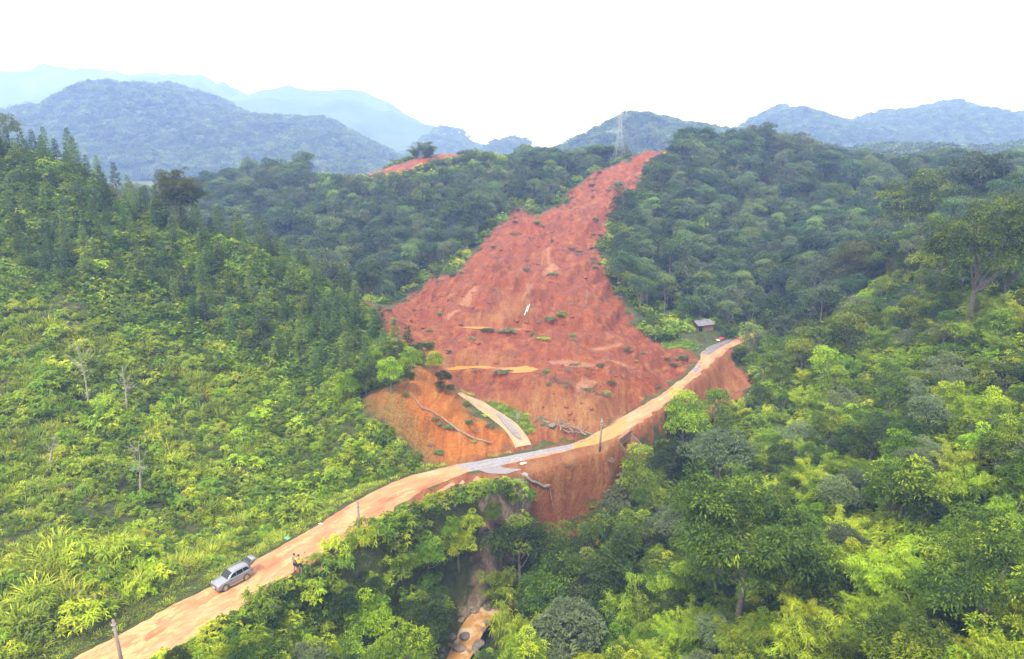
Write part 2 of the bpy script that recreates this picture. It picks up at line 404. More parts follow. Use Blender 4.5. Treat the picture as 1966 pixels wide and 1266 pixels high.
lm('leaf_fresh', [(.06,.105,.008),(.11,.19,.010),(.22,.33,.012),(.38,.47,.015)])
lm('leaf_dark', [(.026,.045,.010),(.046,.082,.012),(.085,.14,.014),(.30,.37,.016)])
lm('leaf_bamboo', [(.09,.16,.012),(.16,.25,.014),(.28,.38,.016),(.40,.45,.025)])
lm('leaf_reed', [(.10,.14,.02),(.20,.27,.024),(.34,.42,.028),(.46,.47,.06)])
lm('leaf_fern', [(.06,.11,.018),(.14,.22,.018),(.27,.37,.018),(.42,.46,.03)])
lm('leaf_fir', [(.055,.10,.024),(.095,.16,.03),(.15,.23,.034),(.23,.31,.035)])
lm('leaf_brown', [(.06,.07,.02),(.10,.115,.03),(.15,.165,.04),(.20,.22,.05)], varh=.01, varv=.1)
lm('leaf_dry', [(.10,.08,.05),(.16,.14,.09),(.20,.18,.12)])
MT['bark'] = plain('bark', (.16,.13,.10), .9, nscale=6, namp=.35)
MT['bark_pale'] = plain('bark_pale', (.22,.20,.165), .85, nscale=5, namp=.3)
MT['culm'] = plain('culm', (.16,.17,.05), .5, nscale=3, namp=.3)
def ground_mat():
    m, t, bs, out = newmat('ground_soil')
    N = t.nodes.new; L = t.links.new
    geo = N('ShaderNodeNewGeometry')
    def noise(scale, detail=5, rough=.6, vec=None, dist=0.0):
        n = N('ShaderNodeTexNoise'); n.inputs['Scale'].default_value = scale; n.inputs['Detail'].default_value = detail; n.inputs['Roughness'].default_value = rough
        n.inputs['Distortion'].default_value = dist
        L(vec or geo.outputs['Position'], n.inputs['Vector']); return n.outputs['Fac']
    def ramp(f, stops):
        r = N('ShaderNodeValToRGB'); e = r.color_ramp.elements
        e[0].position, e[0].color = stops[0][0], (*stops[0][1], 1); e[1].position, e[1].color = stops[-1][0], (*stops[-1][1], 1)
        for p, c in stops[1:-1]:
            k = e.new(p); k.color = (*c, 1)
        L(f, r.inputs[0]); return r.outputs[0]
    def attr(nm):
        a = N('ShaderNodeAttribute'); a.attribute_name = nm; return a.outputs['Fac']
    def mask(nm, nz_, amp=.5, w=.08):
        # attribute is 0.5 on the outline; noise frays it
        a = N('ShaderNodeMath'); a.operation = 'MULTIPLY_ADD'; L(nz_, a.inputs[0]); a.inputs[1].default_value = amp; a.inputs[2].default_value = -amp / 2
        b = N('ShaderNodeMath'); b.operation = 'ADD'; L(a.outputs[0], b.inputs[0]); L(attr(nm), b.inputs[1])
        c = N('ShaderNodeMapRange'); c.inputs['From Min'].default_value = .5 - w; c.inputs['From Max'].default_value = .5 + w; L(b.outputs[0], c.inputs['Value']); return c.outputs[0]
    def mix(a, b, f):
        x = N('ShaderNodeMix'); x.data_type = 'RGBA'; L(a, x.inputs[6]); L(b, x.inputs[7])
        if isinstance(f, float): x.inputs[0].default_value = f
        else: L(f, x.inputs[0])
        return x.outputs[2]
    n_big = noise(.12, 6, .6); n_mid = noise(.7, 8, .65); n_fine = noise(4.0, 6, .7)
    mpn = N('ShaderNodeMapping'); mpn.inputs['Scale'].default_value = (1.0, .13, .3); mpn.inputs['Rotation'].default_value = (0, 0, .3); L(geo.outputs['Position'], mpn.inputs[0])
    n_str = noise(1.0, 8, .7, mpn.outputs[0], .4); n_b4 = noise(.45, 7, .65)
    n_b2 = noise(.23, 8, .7); n_b3 = noise(.34, 9, .72)
    dkm = ramp(n_b2, [(.52, (0,0,0)), (.60, (.85,.85,.85))]); orm = ramp(n_b3, [(.53, (0,0,0)), (.62, (.9,.9,.9))])
    base = ramp(n_mid, [(.3, (.045,.05,.015)), (.55, (.08,.10,.02)), (.75, (.12,.13,.03))])
    red = ramp(n_str, [(.28, (.11,.026,.011)), (.42, (.22,.046,.014)), (.56, (.29,.066,.018)), (.72, (.38,.13,.05))])
    red2 = ramp(n_mid, [(.32, (.12,.028,.011)), (.48, (.27,.057,.015)), (.64, (.33,.105,.03))])
    redc = mix(red, red2, ramp(n_big, [(.4, (0,0,0)), (.6, (1,1,1))]))
    redc = mix(redc, ramp(n_fine, [(.3, (.11,.028,.013)), (.6, (.22,.06,.025)), (.75, (.30,.13,.07))]), dkm)
    org = ramp(n_mid, [(.35, (.30,.085,.018)), (.6, (.40,.15,.04)), (.75, (.46,.24,.10))])
    redc = mix(redc, org, orm)
    brn = ramp(n_str, [(.3, (.25,.085,.028)), (.5, (.33,.14,.045)), (.7, (.38,.21,.08))])
    redb = mix(redc, brn, mask('brown', n_str, 1.3, .4))
    cutc = ramp(n_str, [(.28, (.24,.065,.008)), (.42, (.38,.10,.008)), (.58, (.46,.16,.02)), (.75, (.52,.30,.09))])
    grs = ramp(n_mid, [(.3, (.06,.09,.015)), (.5, (.10,.15,.02)), (.7, (.15,.22,.02))])
    pale = ramp(n_mid, [(.3, (.32,.12,.05)), (.6, (.42,.20,.11))])
    c = mix(base, redb, mask('slide', n_b4, 1.3, .05))
    oliv = ramp(n_fine, [(.3, (.10,.085,.02)), (.5, (.20,.13,.03)), (.7, (.24,.20,.06))])
    cutc = mix(cutc, oliv, mask('brown', n_mid, 1.2, .3))
    c = mix(c, cutc, mask('cut', n_mid, .9, .2))
    c = mix(c, redc, mask('crest', n_mid, .6))
    c = mix(c, grs, mask('grass', n_mid))
    c = mix(c, pale, mask('pale', n_fine, .9, .12))
    c = mix(c, ramp(n_str, [(.35, (.16,.11,.08)), (.6, (.34,.25,.18))]), mask('rock', n_mid, .8))
    hl = N('ShaderNodeMix'); hl.data_type = 'RGBA'; hl.blend_type = 'MULTIPLY'; hl.inputs[0].default_value = 1
    L(c, hl.inputs[6]); L(ramp(n_fine, [(.35, (.5,.5,.5)), (.7, (.93,.93,.93))]), hl.inputs[7])  # hollows of the fine bump darkened in colour, deepening weak crevice shade
    L(hl.outputs[2], bs.inputs['Base Color'])
    bs.inputs['Roughness'].default_value = .75; bs.inputs['Specular IOR Level'].default_value = .3
    b1 = N('ShaderNodeBump'); b1.inputs['Distance'].default_value = .45; b1.inputs['Strength'].default_value = 1; L(n_mid, b1.inputs['Height'])
    b2 = N('ShaderNodeBump'); b2.inputs['Distance'].default_value = .12; b2.inputs['Strength'].default_value = 1; L(n_fine, b2.inputs['Height']); L(b1.outputs[0], b2.inputs['Normal'])
    b3 = N('ShaderNodeBump'); b3.inputs['Distance'].default_value = .5; b3.inputs['Strength'].default_value = 1; L(n_str, b3.inputs['Height']); L(b2.outputs[0], b3.inputs['Normal'])
    L(b3.outputs[0], bs.inputs['Normal'])
    return m
MT['ground'] = ground_mat()

# ------------------------------------------------------------------ ground: one sheet out to the horizon
U = np.concatenate([np.linspace(-1.6, -0.86, 26)[:-1], np.linspace(-0.86, 0.9, 640), np.linspace(0.9, 1.6, 26)[1:]])
YR = np.concatenate([[-11.9, -8, 0, 8], np.geomspace(16, 330, 600), np.geomspace(340, 3100, 32)])
UU, YY = np.meshgrid(U, YR)
XX = UU * (YY + 12)
ZZ, MM = H(XX.ravel(), YY.ravel(), True)
nx, ny = len(U), len(YR)
I = np.arange(nx * ny).reshape(ny, nx)
FQ = np.stack([I[:-1, :-1], I[:-1, 1:], I[1:, 1:], I[1:, :-1]], -1).reshape(-1, 4)
def enc(d, w): return np.clip(0.5 - d / (2 * w), 0, 1)
xr, yr = XX.ravel(), YY.ravel()
sl = enc(MM['slide'], 2.6)
sl = np.where(yr > 300, 0, sl)
at = {'slide': ('POINT', np.clip(sl, 0, 1)), 'cut': ('POINT', enc(MM['cut'], 2.5)), 'crest': ('POINT', enc(MM['crest'], 3.0)), 'grass': ('POINT', enc(MM['grass'], 1.2)),
      'pale': ('POINT', np.max([enc(sdf(p, xr, yr), 1.2) for p in PALE] + [enc(sdf(p, xr, yr), 1.6) * 1.0 for p in PUD], 0)),
      'brown': ('POINT', np.max([enc(sdf(p, xr, yr), 4) for p in BROWN] + [.68 * enc(sdf(BANK, xr, yr), 3)], 0)), 'rock': ('POINT', enc(sdf(BEIGE, xr, yr), 1.5))}
gme = mesh_np('ground', np.stack([xr, yr, ZZ], -1), FQ, MT['ground'], at, True)
link('ground', gme, kind='structure', label='valley sides and landslide of bare red soil among green slopes')
# ------------------------------------------------------------------ road, path, water
def resample(line, n):
    L_ = np.array(line, float); d = np.r_[0, np.cumsum(np.hypot(*np.diff(L_, axis=0).T))]
    s = np.linspace(0, d[-1], n); return np.stack([np.interp(s, d, L_[:, 0]), np.interp(s, d, L_[:, 1])], -1)
def paired(A, B, n):
    """edges given as matching point pairs -> smooth stations"""
    A = np.array(A, float); B = np.array(B, float); C = (A + B) / 2
    d = np.r_[0, np.cumsum(np.hypot(*np.diff(C, axis=0).T))]; s = np.linspace(0, d[-1], n)
    f = lambda M: np.stack([np.interp(s, d, M[:, 0]), np.interp(s, d, M[:, 1])], -1)
    a, b = f(A), f(B)
    for _ in range(6):
        a[1:-1] = (a[:-2] + 2 * a[1:-1] + a[2:]) / 4; b[1:-1] = (b[:-2] + 2 * b[1:-1] + b[2:]) / 4
    return a, b, s
RLs = resample(RL, 600)
# match each right-edge point to the nearest left-edge point so the ribbon does not skew
pairsA, pairsB = [], []
last = 0
for q in resample(RR, 90):
    k = int(np.argmin(np.hypot(RLs[:, 0] - q[0], RLs[:, 1] - q[1]))); k = max(k, last); last = k
    pairsA.append(RLs[k]); pairsB.append(q)
ra, rb, rs = paired(pairsA, pairsB, 420)
na = 15
T = np.linspace(0, 1, na)
RX = ra[:, None, 0] + (rb - ra)[:, None, 0] * T; RY = ra[:, None, 1] + (rb - ra)[:, None, 1] * T
wid = np.hypot(*(rb - ra).T)
jl = 0.42 * fbm(rs / 1.7, rs * 0, 41, 3); jr = 0.5 * fbm(rs / 1.4, rs * 0 + 9, 43, 3)
RX[:, 0] += jl; RX[:, -1] += jr
rut = -0.03 * np.exp(-((T - .3) / .07) ** 2) - 0.03 * np.exp(-((T - .7) / .07) ** 2)
RZ = 0.085 + rut[None, :] + 0.015 * fbm(RX / 2, RY / 2, 51, 3)
RZ[:, 0] = 0.03; RZ[:, -1] = 0.03
I = np.arange(RX.size).reshape(RX.shape)
FQ = np.stack([I[:-1, :-1], I[:-1, 1:], I[1:, 1:], I[1:, :-1]], -1).reshape(-1, 4)
rx, ry = RX.ravel(), RY.ravel()
zp = lambda pts: [ray_at_z(a, b, 0)[:2] for a, b in pts]
ASPH = [zp([(873,895),(900,884),(958,878),(1100,852),(1100,864),(1050,872),(970,893),(960,905),(975,912),(930,912),(900,903)]), zp([(1346,680),(1360,664),(1402,650),(1415,652),(1385,668),(1362,684)]), zp([(1330,712),(1341,700),(1349,705),(1335,722)])]
WETO = [zp([(1095,864),(1140,838),(1165,822),(1195,805),(1207,812),(1195,835),(1172,847),(1130,858)])]
def enc0(d, w): return np.clip(0.5 - d / (2 * w), 0, 1)
ratt = {'wet': ('POINT', np.max([enc0(sdf(p, rx, ry), 0.9) for p in ASPH], 0)), 'mud': ('POINT', np.max([enc0(sdf(p, rx, ry), 0.8) for p in WETO], 0)),
        'along': ('POINT', np.repeat(rs, na)), 'across': ('POINT', (T[None, :] * wid[:, None]).ravel()), 'side': ('POINT', np.tile(T, len(rs)))}
def road_mat():
    m, t, bs, out = newmat('road_mud'); N = t.nodes.new; L = t.links.new
    def attr(nm):
        a = N('ShaderNodeAttribute'); a.attribute_name = nm; return a.outputs['Fac']
    cv = N('ShaderNodeCombineXYZ'); L(attr('across'), cv.inputs[0]); L(attr('along'), cv.inputs[1])
    def noise(sx, sy, det=6, z=0.0):
        mpp = N('ShaderNodeMapping'); mpp.inputs['Scale'].default_value = (sx, sy, 1); mpp.inputs['Location'].default_value = (z, z, z); L(cv.outputs[0], mpp.inputs[0])
        n = N('ShaderNodeTexNoise'); n.inputs['Scale'].default_value = 1; n.inputs['Detail'].default_value = det; n.inputs['Roughness'].default_value = .68; L(mpp.outputs[0], n.inputs['Vector']); return n.outputs['Fac']
    def ramp(f, stops):
        r = N('ShaderNodeValToRGB'); e = r.color_ramp.elements
        e[0].position, e[0].color = stops[0][0], (*stops[0][1], 1); e[1].position, e[1].color = stops[-1][0], (*stops[-1][1], 1)
        for p, c in stops[1:-1]:
            k = e.new(p); k.color = (*c, 1)
        L(f, r.inputs[0]); return r.outputs[0]
    def mix(a, b, f):
        x = N('ShaderNodeMix'); x.data_type = 'RGBA'; L(a, x.inputs[6]); L(b, x.inputs[7]); L(f, x.inputs[0]); return x.outputs[2]
    def fray(nm, nz_, amp=.8, w=.1):
        a = N('ShaderNodeMath'); a.operation = 'MULTIPLY_ADD'; L(nz_, a.inputs[0]); a.inputs[1].default_value = amp; a.inputs[2].default_value = -amp / 2
        b = N('ShaderNodeMath'); b.operation = 'ADD'; L(a.outputs[0], b.inputs[0]); L(attr(nm), b.inputs[1])
        c = N('ShaderNodeMapRange'); c.inputs['From Min'].default_value = .5 - w; c.inputs['From Max'].default_value = .5 + w; L(b.outputs[0], c.inputs['Value']); return c.outputs[0]
    n1 = noise(.5, .2); n2 = noise(1.1, .38, 7, 3.3); n3 = noise(6, 2.5, 5, 7.7)
    orange = ramp(n1, [(.34, (.23,.085,.035)), (.46, (.36,.15,.065)), (.56, (.40,.19,.09)), (.68, (.47,.28,.16))])
    sand = ramp(n3, [(.3, (.39,.21,.085)), (.7, (.47,.29,.13))])
    # dry sand lies in ragged patches, most of it on the near stretch
    mr = N('ShaderNodeMapRange'); mr.inputs['From Min'].default_value = 0; mr.inputs['From Max'].default_value = 34; mr.inputs['To Min'].default_value = .09; mr.inputs['To Max'].default_value = -.045; L(attr('along'), mr.inputs['Value'])
    ad = N('ShaderNodeMath'); L(n2, ad.inputs[0]); L(mr.outputs[0], ad.inputs[1])
    c = mix(orange, sand, ramp(ad.outputs[0], [(.53, (0,0,0)), (.58, (1,1,1))]))
    # pale strips between the wheel ruts and on the edges further on
    w_ = N('ShaderNodeMath'); w_.operation = 'MULTIPLY'; w_.inputs[1].default_value = 18.85; L(attr('side'), w_.inputs[0])
    s_ = N('ShaderNodeMath'); s_.operation = 'SINE'; L(w_.outputs[0], s_.inputs[0])
    s2 = N('ShaderNodeMath'); s2.operation = 'MULTIPLY_ADD'; s2.inputs[1].default_value = .08; L(s_.outputs[0], s2.inputs[0]); L(n2, s2.inputs[2])
    gr = ramp(n1, [(.3, (.24,.16,.10)), (.7, (.38,.25,.15))])
    far = N('ShaderNodeMapRange'); far.inputs['From Min'].default_value = 40; far.inputs['From Max'].default_value = 60; L(attr('along'), far.inputs['Value'])
    mm = N('ShaderNodeMath'); mm.operation = 'MULTIPLY'; L(far.outputs[0], mm.inputs[0]); L(ramp(s2.outputs[0], [(.5, (0,0,0)), (.56, (.85,.85,.85))]), mm.inputs[1])
    c = mix(c, gr, mm.outputs[0])
    asph = ramp(n3, [(.3, (.13,.12,.135)), (.7, (.24,.22,.24))])
    fw = fray('wet', n2); fm = fray('mud', n2, .5)
    c = mix(c, asph, fw)
    c = mix(c, ramp(n2, [(.3, (.33,.14,.02)), (.6, (.42,.18,.018))]), fm)
    hl = N('ShaderNodeMix'); hl.data_type = 'RGBA'; hl.blend_type = 'MULTIPLY'; hl.inputs[0].default_value = 1
    L(c, hl.inputs[6]); L(ramp(n3, [(.3, (.82,.82,.82)), (.65, (1,1,1))]), hl.inputs[7]); L(hl.outputs[2], bs.inputs['Base Color'])
    mxm = N('ShaderNodeMath'); mxm.operation = 'MAXIMUM'; L(fw, mxm.inputs[0]); L(fm, mxm.inputs[1])
    rr_ = N('ShaderNodeMapRange'); rr_.inputs['To Min'].default_value = .8; rr_.inputs['To Max'].default_value = .22; L(mxm.outputs[0], rr_.inputs['Value']); L(rr_.outputs[0], bs.inputs['Roughness'])
    b = N('ShaderNodeBump'); b.inputs['Distance'].default_value = .05; L(n3, b.inputs['Height']); b.inputs['Strength'].default_value = .6; L(b.outputs[0], bs.inputs['Normal'])
    return m
MT['road'] = road_mat()
link('road', mesh_np('road', np.stack([rx, ry, RZ.ravel()], -1), FQ, MT['road'], ratt, True), kind='structure', label='mud covered road curving along the foot of the landslide')
# side path
pa, pb, ps = paired(PL, PR, 60)
T2 = np.linspace(-0.04, 1.04, 7)
PX = pa[:, None, 0] + (pb - pa)[:, None, 0] * T2; PY = pa[:, None, 1] + (pb - pa)[:, None, 1] * T2
PZ = H(PX.ravel(), PY.ravel()).reshape(PX.shape) + 0.08
PZ[:, 0] -= .15; PZ[:, -1] -= .15
I = np.arange(PX.size).reshape(PX.shape)
FQ = np.stack([I[:-1, :-1], I[:-1, 1:], I[1:, 1:], I[1:, :-1]], -1).reshape(-1, 4)
MT['path'] = plain('path_gravel', (.27,.19,.115), .8, nscale=.8, namp=.22, bump=.05)
link('path', mesh_np('path', np.stack([PX.ravel(), PY.ravel(), PZ.ravel()], -1), FQ, MT['path'], None, True), kind='structure', label='pale gravel side path between the orange cut and the mud lobe')
# muddy pools on the slide
MT['pool'] = plain('pool_water', (.46,.15,.01), .35, nscale=.5, namp=.12, spec=.2)
MT['pool_pale'] = plain('pool_silt', (.38,.17,.09), .35, nscale=1.2, namp=.15, bump=.04)
def drape_poly(name, poly, z, mat, n=60, wob=1.5, **pr):
    L_ = resample(list(poly) + [poly[0]], n + 1)[:-1]; c = L_.mean(0)
    an = np.arange(n); k = 1 + wob * .3 * fbm(an / 5.0, an * 0 + z, 61, 4)
    k[-8:] += (k[0] - k[-1]) * np.linspace(0, 1, 8)
    V = np.concatenate([[[c[0], c[1], z]], np.c_[c + (L_ - c) * k[:, None], np.full(n, z)]])
    Fc = np.array([(0, 1 + i, 1 + (i + 1) % n) for i in range(n)])
    return link(name, mesh_np(name, V, Fc, mat), **pr)
SHRINK = lambda q, f: [(np.mean([p[0] for p in q]) + (p[0] - np.mean([p[0] for p in q])) * f, np.mean([p[1] for p in q]) + (p[1] - np.mean([p[1] for p in q])) * f) for p in q]
for q, pz, k in zip(PUD[:3], PUDZ, (0, 0, 0)):
    drape_poly('water', SHRINK(q, .95), pz - 0.04, MT['pool'] if k == 0 else MT['pool_pale'], kind='structure', label='shallow pool of muddy orange water lying on the slide' if k == 0 else 'wet patch of pale silt lying on the slide')
# stream
def stream_mat():
    m, t, bs, out = newmat('stream_water'); N = t.nodes.new; L = t.links.new
    geo = N('ShaderNodeNewGeometry'); n = N('ShaderNodeTexNoise'); n.inputs['Scale'].default_value = 1.1; n.inputs['Detail'].default_value = 6; n.inputs['Distortion'].default_value = .3
    L(geo.outputs['Position'], n.inputs['Vector']); r = N('ShaderNodeValToRGB'); e = r.color_ramp.elements
    e[0].position = .46; e[0].color = (.30,.155,.05,1); e[1].position = .64; e[1].color = (.40,.30,.21,1)
    L(n.outputs['Fac'], r.inputs[0]); L(r.outputs[0], bs.inputs['Base Color']); bs.inputs['Roughness'].default_value = .25
    b = N('ShaderNodeBump'); b.inputs['Distance'].default_value = .1; L(n.outputs['Fac'], b.inputs['Height']); L(b.outputs[0], bs.inputs['Normal'])
    return m
MT['stream'] = stream_mat()
S_ = np.array(STREAM[1:]); ds = np.r_[0, np.cumsum(np.hypot(*np.diff(S_[:, :2], axis=0).T))]; ss = np.linspace(0, ds[-1], 160)
sx = np.interp(ss, ds, S_[:, 0]); sy = np.interp(ss, ds, S_[:, 1]); sz = np.interp(ss, ds, S_[:, 2])
for _ in range(10):
    for a_ in (sx, sy, sz): a_[1:-1] = (a_[:-2] + 2 * a_[1:-1] + a_[2:]) / 4
tx, ty = np.gradient(sx), np.gradient(sy); tn = np.hypot(tx, ty); nxx, nyy = -ty / tn, tx / tn
wv = .9 + .4 * fbm(ss / 5, ss * 0, 71, 3) + .05 * sstep(66, 58, sy)
TT = np.linspace(-1, 1, 5)
GX = sx[:, None] + nxx[:, None] * TT * wv[:, None]; GY = sy[:, None] + nyy[:, None] * TT * wv[:, None]; GZ = np.repeat((sz - .24)[:, None], 5, 1)
I = np.arange(GX.size).reshape(GX.shape); FQ = np.stack([I[:-1, :-1], I[:-1, 1:], I[1:, 1:], I[1:, :-1]], -1).reshape(-1, 4)
link('stream', mesh_np('stream', np.stack([GX.ravel(), GY.ravel(), GZ.ravel()], -1), FQ, MT['stream'], None, True), kind='structure', label='muddy stream with white water at the bottom of the gully')

# ------------------------------------------------------------------ far hills
def hill_mat(name, a, b, c, sc_):
    m, t, bs, out = newmat(name); N = t.nodes.new; L = t.links.new
    geo = N('ShaderNodeNewGeometry'); n = N('ShaderNodeTexNoise'); n.inputs['Scale'].default_value = sc_; n.inputs['Detail'].default_value = 10; n.inputs['Roughness'].default_value = .7
    L(geo.outputs['Position'], n.inputs['Vector']); r = N('ShaderNodeValToRGB'); e = r.color_ramp.elements
    e[0].position = .35; e[0].color = (*a, 1); e[1].position = .7; e[1].color = (*c, 1); k = e.new(.52); k.color = (*b, 1)
    L(n.outputs['Fac'], r.inputs[0]); L(r.outputs[0], bs.inputs['Base Color']); bs.inputs['Roughness'].default_value = .9; bs.inputs['Specular IOR Level'].default_value = .1
    b_ = N('ShaderNodeBump'); b_.inputs['Distance'].default_value = 3; L(n.outputs['Fac'], b_.inputs['Height']); L(b_.outputs[0], bs.inputs['Normal'])
    return m
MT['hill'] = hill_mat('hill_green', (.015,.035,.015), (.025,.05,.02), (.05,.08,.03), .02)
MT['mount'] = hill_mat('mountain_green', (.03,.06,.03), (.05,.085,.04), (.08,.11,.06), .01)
HILLS = []
def hill(name, pts, Y, df, db, base, amp, label, mat, n=190, m=80, jag=2.4, seed=1):
    W_ = np.array([ray_at_Y(a, b + (12 if mat is MT['hill'] else 0), Y) for a, b in pts]); W_ = W_[np.argsort(W_[:, 0])]
    X = np.linspace(W_[0, 0], W_[-1, 0], n); R = np.interp(X, W_[:, 0], W_[:, 2])
    S = np.concatenate([np.linspace(-1, 0, int(m * .7))[:-1], np.linspace(0, 1, m - int(m * .7) + 1)])
    XG, SG = np.meshgrid(X, S); RG = np.repeat(R[None], len(S), 0)
    YG = Y + np.where(SG < 0, SG * df, SG * db) + amp * 1.5 * fbm(XG / (amp * 6), XG * 0, seed + 5, 2) * (1 - np.abs(SG))
    prof = np.where(SG < 0, np.sin((1 + SG) * pi / 2) ** 1.15, np.cos(SG * pi / 2))
    Zg = base + (RG - base) * prof
    sp = fbm(XG / (amp * 5), YG / (amp * 9), seed, 4)
    Zg = Zg + amp * sp * np.sin(np.clip(prof, 0, 1) * pi) * 1.3 + jag * 3.5 * fbm(XG / (Y / 24), YG / (Y / 24), seed + 3, 4) * (prof > .05)
    I = np.arange(XG.size).reshape(XG.shape); FQ = np.stack([I[:-1, :-1], I[:-1, 1:], I[1:, 1:], I[1:, :-1]], -1).reshape(-1, 4)
    link(name, mesh_np(name, np.stack([XG.ravel(), YG.ravel(), Zg.ravel()], -1), FQ, mat, None, True), kind='structure', label=label)
    HILLS.append((XG, YG, Zg, prof))
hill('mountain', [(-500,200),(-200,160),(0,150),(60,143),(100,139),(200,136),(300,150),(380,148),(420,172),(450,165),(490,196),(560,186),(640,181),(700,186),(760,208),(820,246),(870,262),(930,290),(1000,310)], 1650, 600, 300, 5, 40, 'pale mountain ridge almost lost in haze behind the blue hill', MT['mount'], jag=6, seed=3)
hill('hill', [(-250,330),(-100,300),(60,246),(130,205),(200,186),(260,163),(330,160),(400,178),(460,207),(500,224),(560,222),(640,232),(700,258),(760,292),(800,315),(860,335)], 960, 320, 250, 10, 24, 'blue forested hill beyond the left ridge', MT['hill'], seed=11)
hill('hill', [(740,310),(780,288),(820,256),(850,238),(890,246),(925,275),(960,300),(1000,315)], 1300, 300, 200, 5, 18, 'small blue hill behind the bamboo on the crest', MT['hill'], n=80, seed=21)
hill('hill', [(880,320),(925,288),(950,268),(985,260),(1010,263),(1035,282),(1070,300),(1120,318)], 1100, 300, 200, 5, 15, 'small round hill seen in the gap behind the middle ridge', MT['hill'], n=70, seed=31)
hill('hill', [(960,330),(1060,290),(1110,264),(1150,241),(1200,224),(1240,221),(1290,235),(1340,246),(1400,252),(1480,275),(1560,320)], 700, 270, 200, 8, 16, 'blue wooded hill behind the power pylon', MT['hill'], seed=41)
hill('hill', [(1280,330),(1340,280),(1400,252),(1440,222),(1500,204),(1560,216),(1600,230),(1640,232),(1700,211),(1760,207),(1820,194),(1870,207),(1900,218),(1966,210),(2060,198),(2200,215),(2500,260)], 1050, 390, 250, 5, 27, 'long blue ridge on the right of the skyline', MT['hill'], n=220, seed=51)
hill('hill', [(1500,330),(1600,312),(1680,290),(1760,288),(1830,300),(1900,296),(2000,280),(2200,270)], 460, 150, 120, 5, 9, 'lower green hill before the long blue ridge', MT['hill'], n=120, jag=.8, seed=61)

# ------------------------------------------------------------------ haze
mh = bpy.data.materials.new('haze_air'); mh.use_nodes = True
mh.node_tree.nodes.clear()
o_ = mh.node_tree.nodes.new('ShaderNodeOutputMaterial'); pv = mh.node_tree.nodes.new('ShaderNodeVolumePrincipled')
pv.inputs['Color'].default_value = (0.31, 0.47, 1.0, 1)
pv.inputs['Absorption Color'].default_value = (1, 1, 1, 1)
pv.inputs['Density'].default_value = HAZE_D if 'HAZE_D' in globals() else 0.0007
pv.inputs['Anisotropy'].default_value = 0.15
mh.node_tree.links.new(pv.outputs[0], o_.inputs['Volume'])
hb = MB().box((0, 1480, 172), (10400, 3400, 392)).mesh('haze', mh)
link('haze', hb, kind='stuff', label='pale bluish haze filling the valley')
# ------------------------------------------------------------------ plants: mesh makers
def unit(v): return v / (np.linalg.norm(v, axis=-1, keepdims=True) + 1e-9)
def leaves(P, D, Lg, Wd, rng, droop=0.25):
    """one folded leaf per row: base, two shoulders, tip"""
    n = len(P); D = unit(D); up = np.array((0, 0, 1.0))
    S = unit(np.cross(D, up) + rng.normal(0, .35, (n, 3)))
    Lg = Lg[:, None]; Wd = Wd[:, None]
    mid = P + D * Lg * .5; tip = P + D * Lg; tip[:, 2] -= (Lg[:, 0] * droop); mid[:, 2] -= Lg[:, 0] * droop * .15
    V = np.stack([P, mid + S * Wd * .5, tip, mid - S * Wd * .5], 1).reshape(-1, 3)
    Fq = np.arange(4 * n).reshape(n, 4)
    return V, Fq
def blades(P, D, Lg, Wd, rng, droop=.6):
    """arching blade of three segments, quads only"""
    n = len(P); D = unit(D); up = np.array((0, 0, 1.0)); S = unit(np.cross(D, up) + rng.normal(0, .1, (n, 3)))
    rows = []
    for t, wv_ in ((0, .5), (.38, 1), (.72, .7), (1, .1)):
        c = P + D * (Lg * t)[:, None]; c[:, 2] -= Lg * droop * t * t
        rows += [c + S * (Wd * wv_ * .5)[:, None], c - S * (Wd * wv_ * .5)[:, None]]
    V = np.stack(rows, 1).reshape(-1, 3); b = np.arange(n)[:, None] * 8
    Fq = np.concatenate([b + np.array((0, 1, 3, 2)), b + np.array((2, 3, 5, 4)), b + np.array((4, 5, 7, 6))], 1).reshape(-1, 4)
    return V, Fq
def sph(n, rng): return unit(rng.normal(0, 1, (n, 3)))
def join(parts):
    V, Fq, T_ = [], [], []; o = 0
    for v, f, t in parts:
        V.append(v); Fq.append(f + o); T_.append(t); o += len(v)
    return np.concatenate(V), np.concatenate(Fq), np.concatenate(T_)
def crown_mesh(name, seed, R, Hh, zc, ncl, nlf, ll, mat, flat=.75, clr=.34, droop=.3, narrow=.42, openness=.55, tintamp=.35):
    """a crown of leaf clumps set unevenly in an ellipsoid; returns the clump centres for the limbs"""
    rng = np.random.default_rng(seed)
    d = sph(ncl * 3, rng); d = d[d[:, 2] > -.45][:ncl]
    rad = rng.uniform(openness, 1.0, len(d)) ** .7
    C = d * rad[:, None] * np.array((R, R, Hh)) * rng.uniform(.8, 1.12, (len(d), 1)); C[:, 2] += zc
    sk = rng.normal(0, .18 * R, 2); C[:, 0] += sk[0] * (C[:, 2] - zc) / Hh; C[:, 1] += sk[1] * (C[:, 2] - zc) / Hh
    parts = []
    for i, c in enumerate(C):
        r = R * clr * rng.uniform(.65, 1.25); n = int(nlf * rng.uniform(.7, 1.3) * (r / (R * clr)) ** 2) + 4
        q = sph(n, rng); q[:, 2] = np.where(q[:, 2] < -.25, -q[:, 2] * .7, q[:, 2])
        rr = rng.uniform(.45, 1.0, n) ** .5
        P = c + q * rr[:, None] * np.array((r, r, r * flat))
        D = q * .8 + np.array((0, 0, .25)) + rng.normal(0, .45, (n, 3))
        v, f = leaves(P, D, ll * rng.uniform(.6, 1.3, n), ll * narrow * rng.uniform(.8, 1.2, n), rng, droop)
        tint = np.clip(.42 + rng.normal(0, tintamp * .5) + rng.normal(0, .10, n), 0, 1)
        parts.append((v, f, tint))
    V, Fq, T_ = join(parts)
    return mesh_np(name, V, Fq, mat, {'tint': ('FACE', T_)}), C
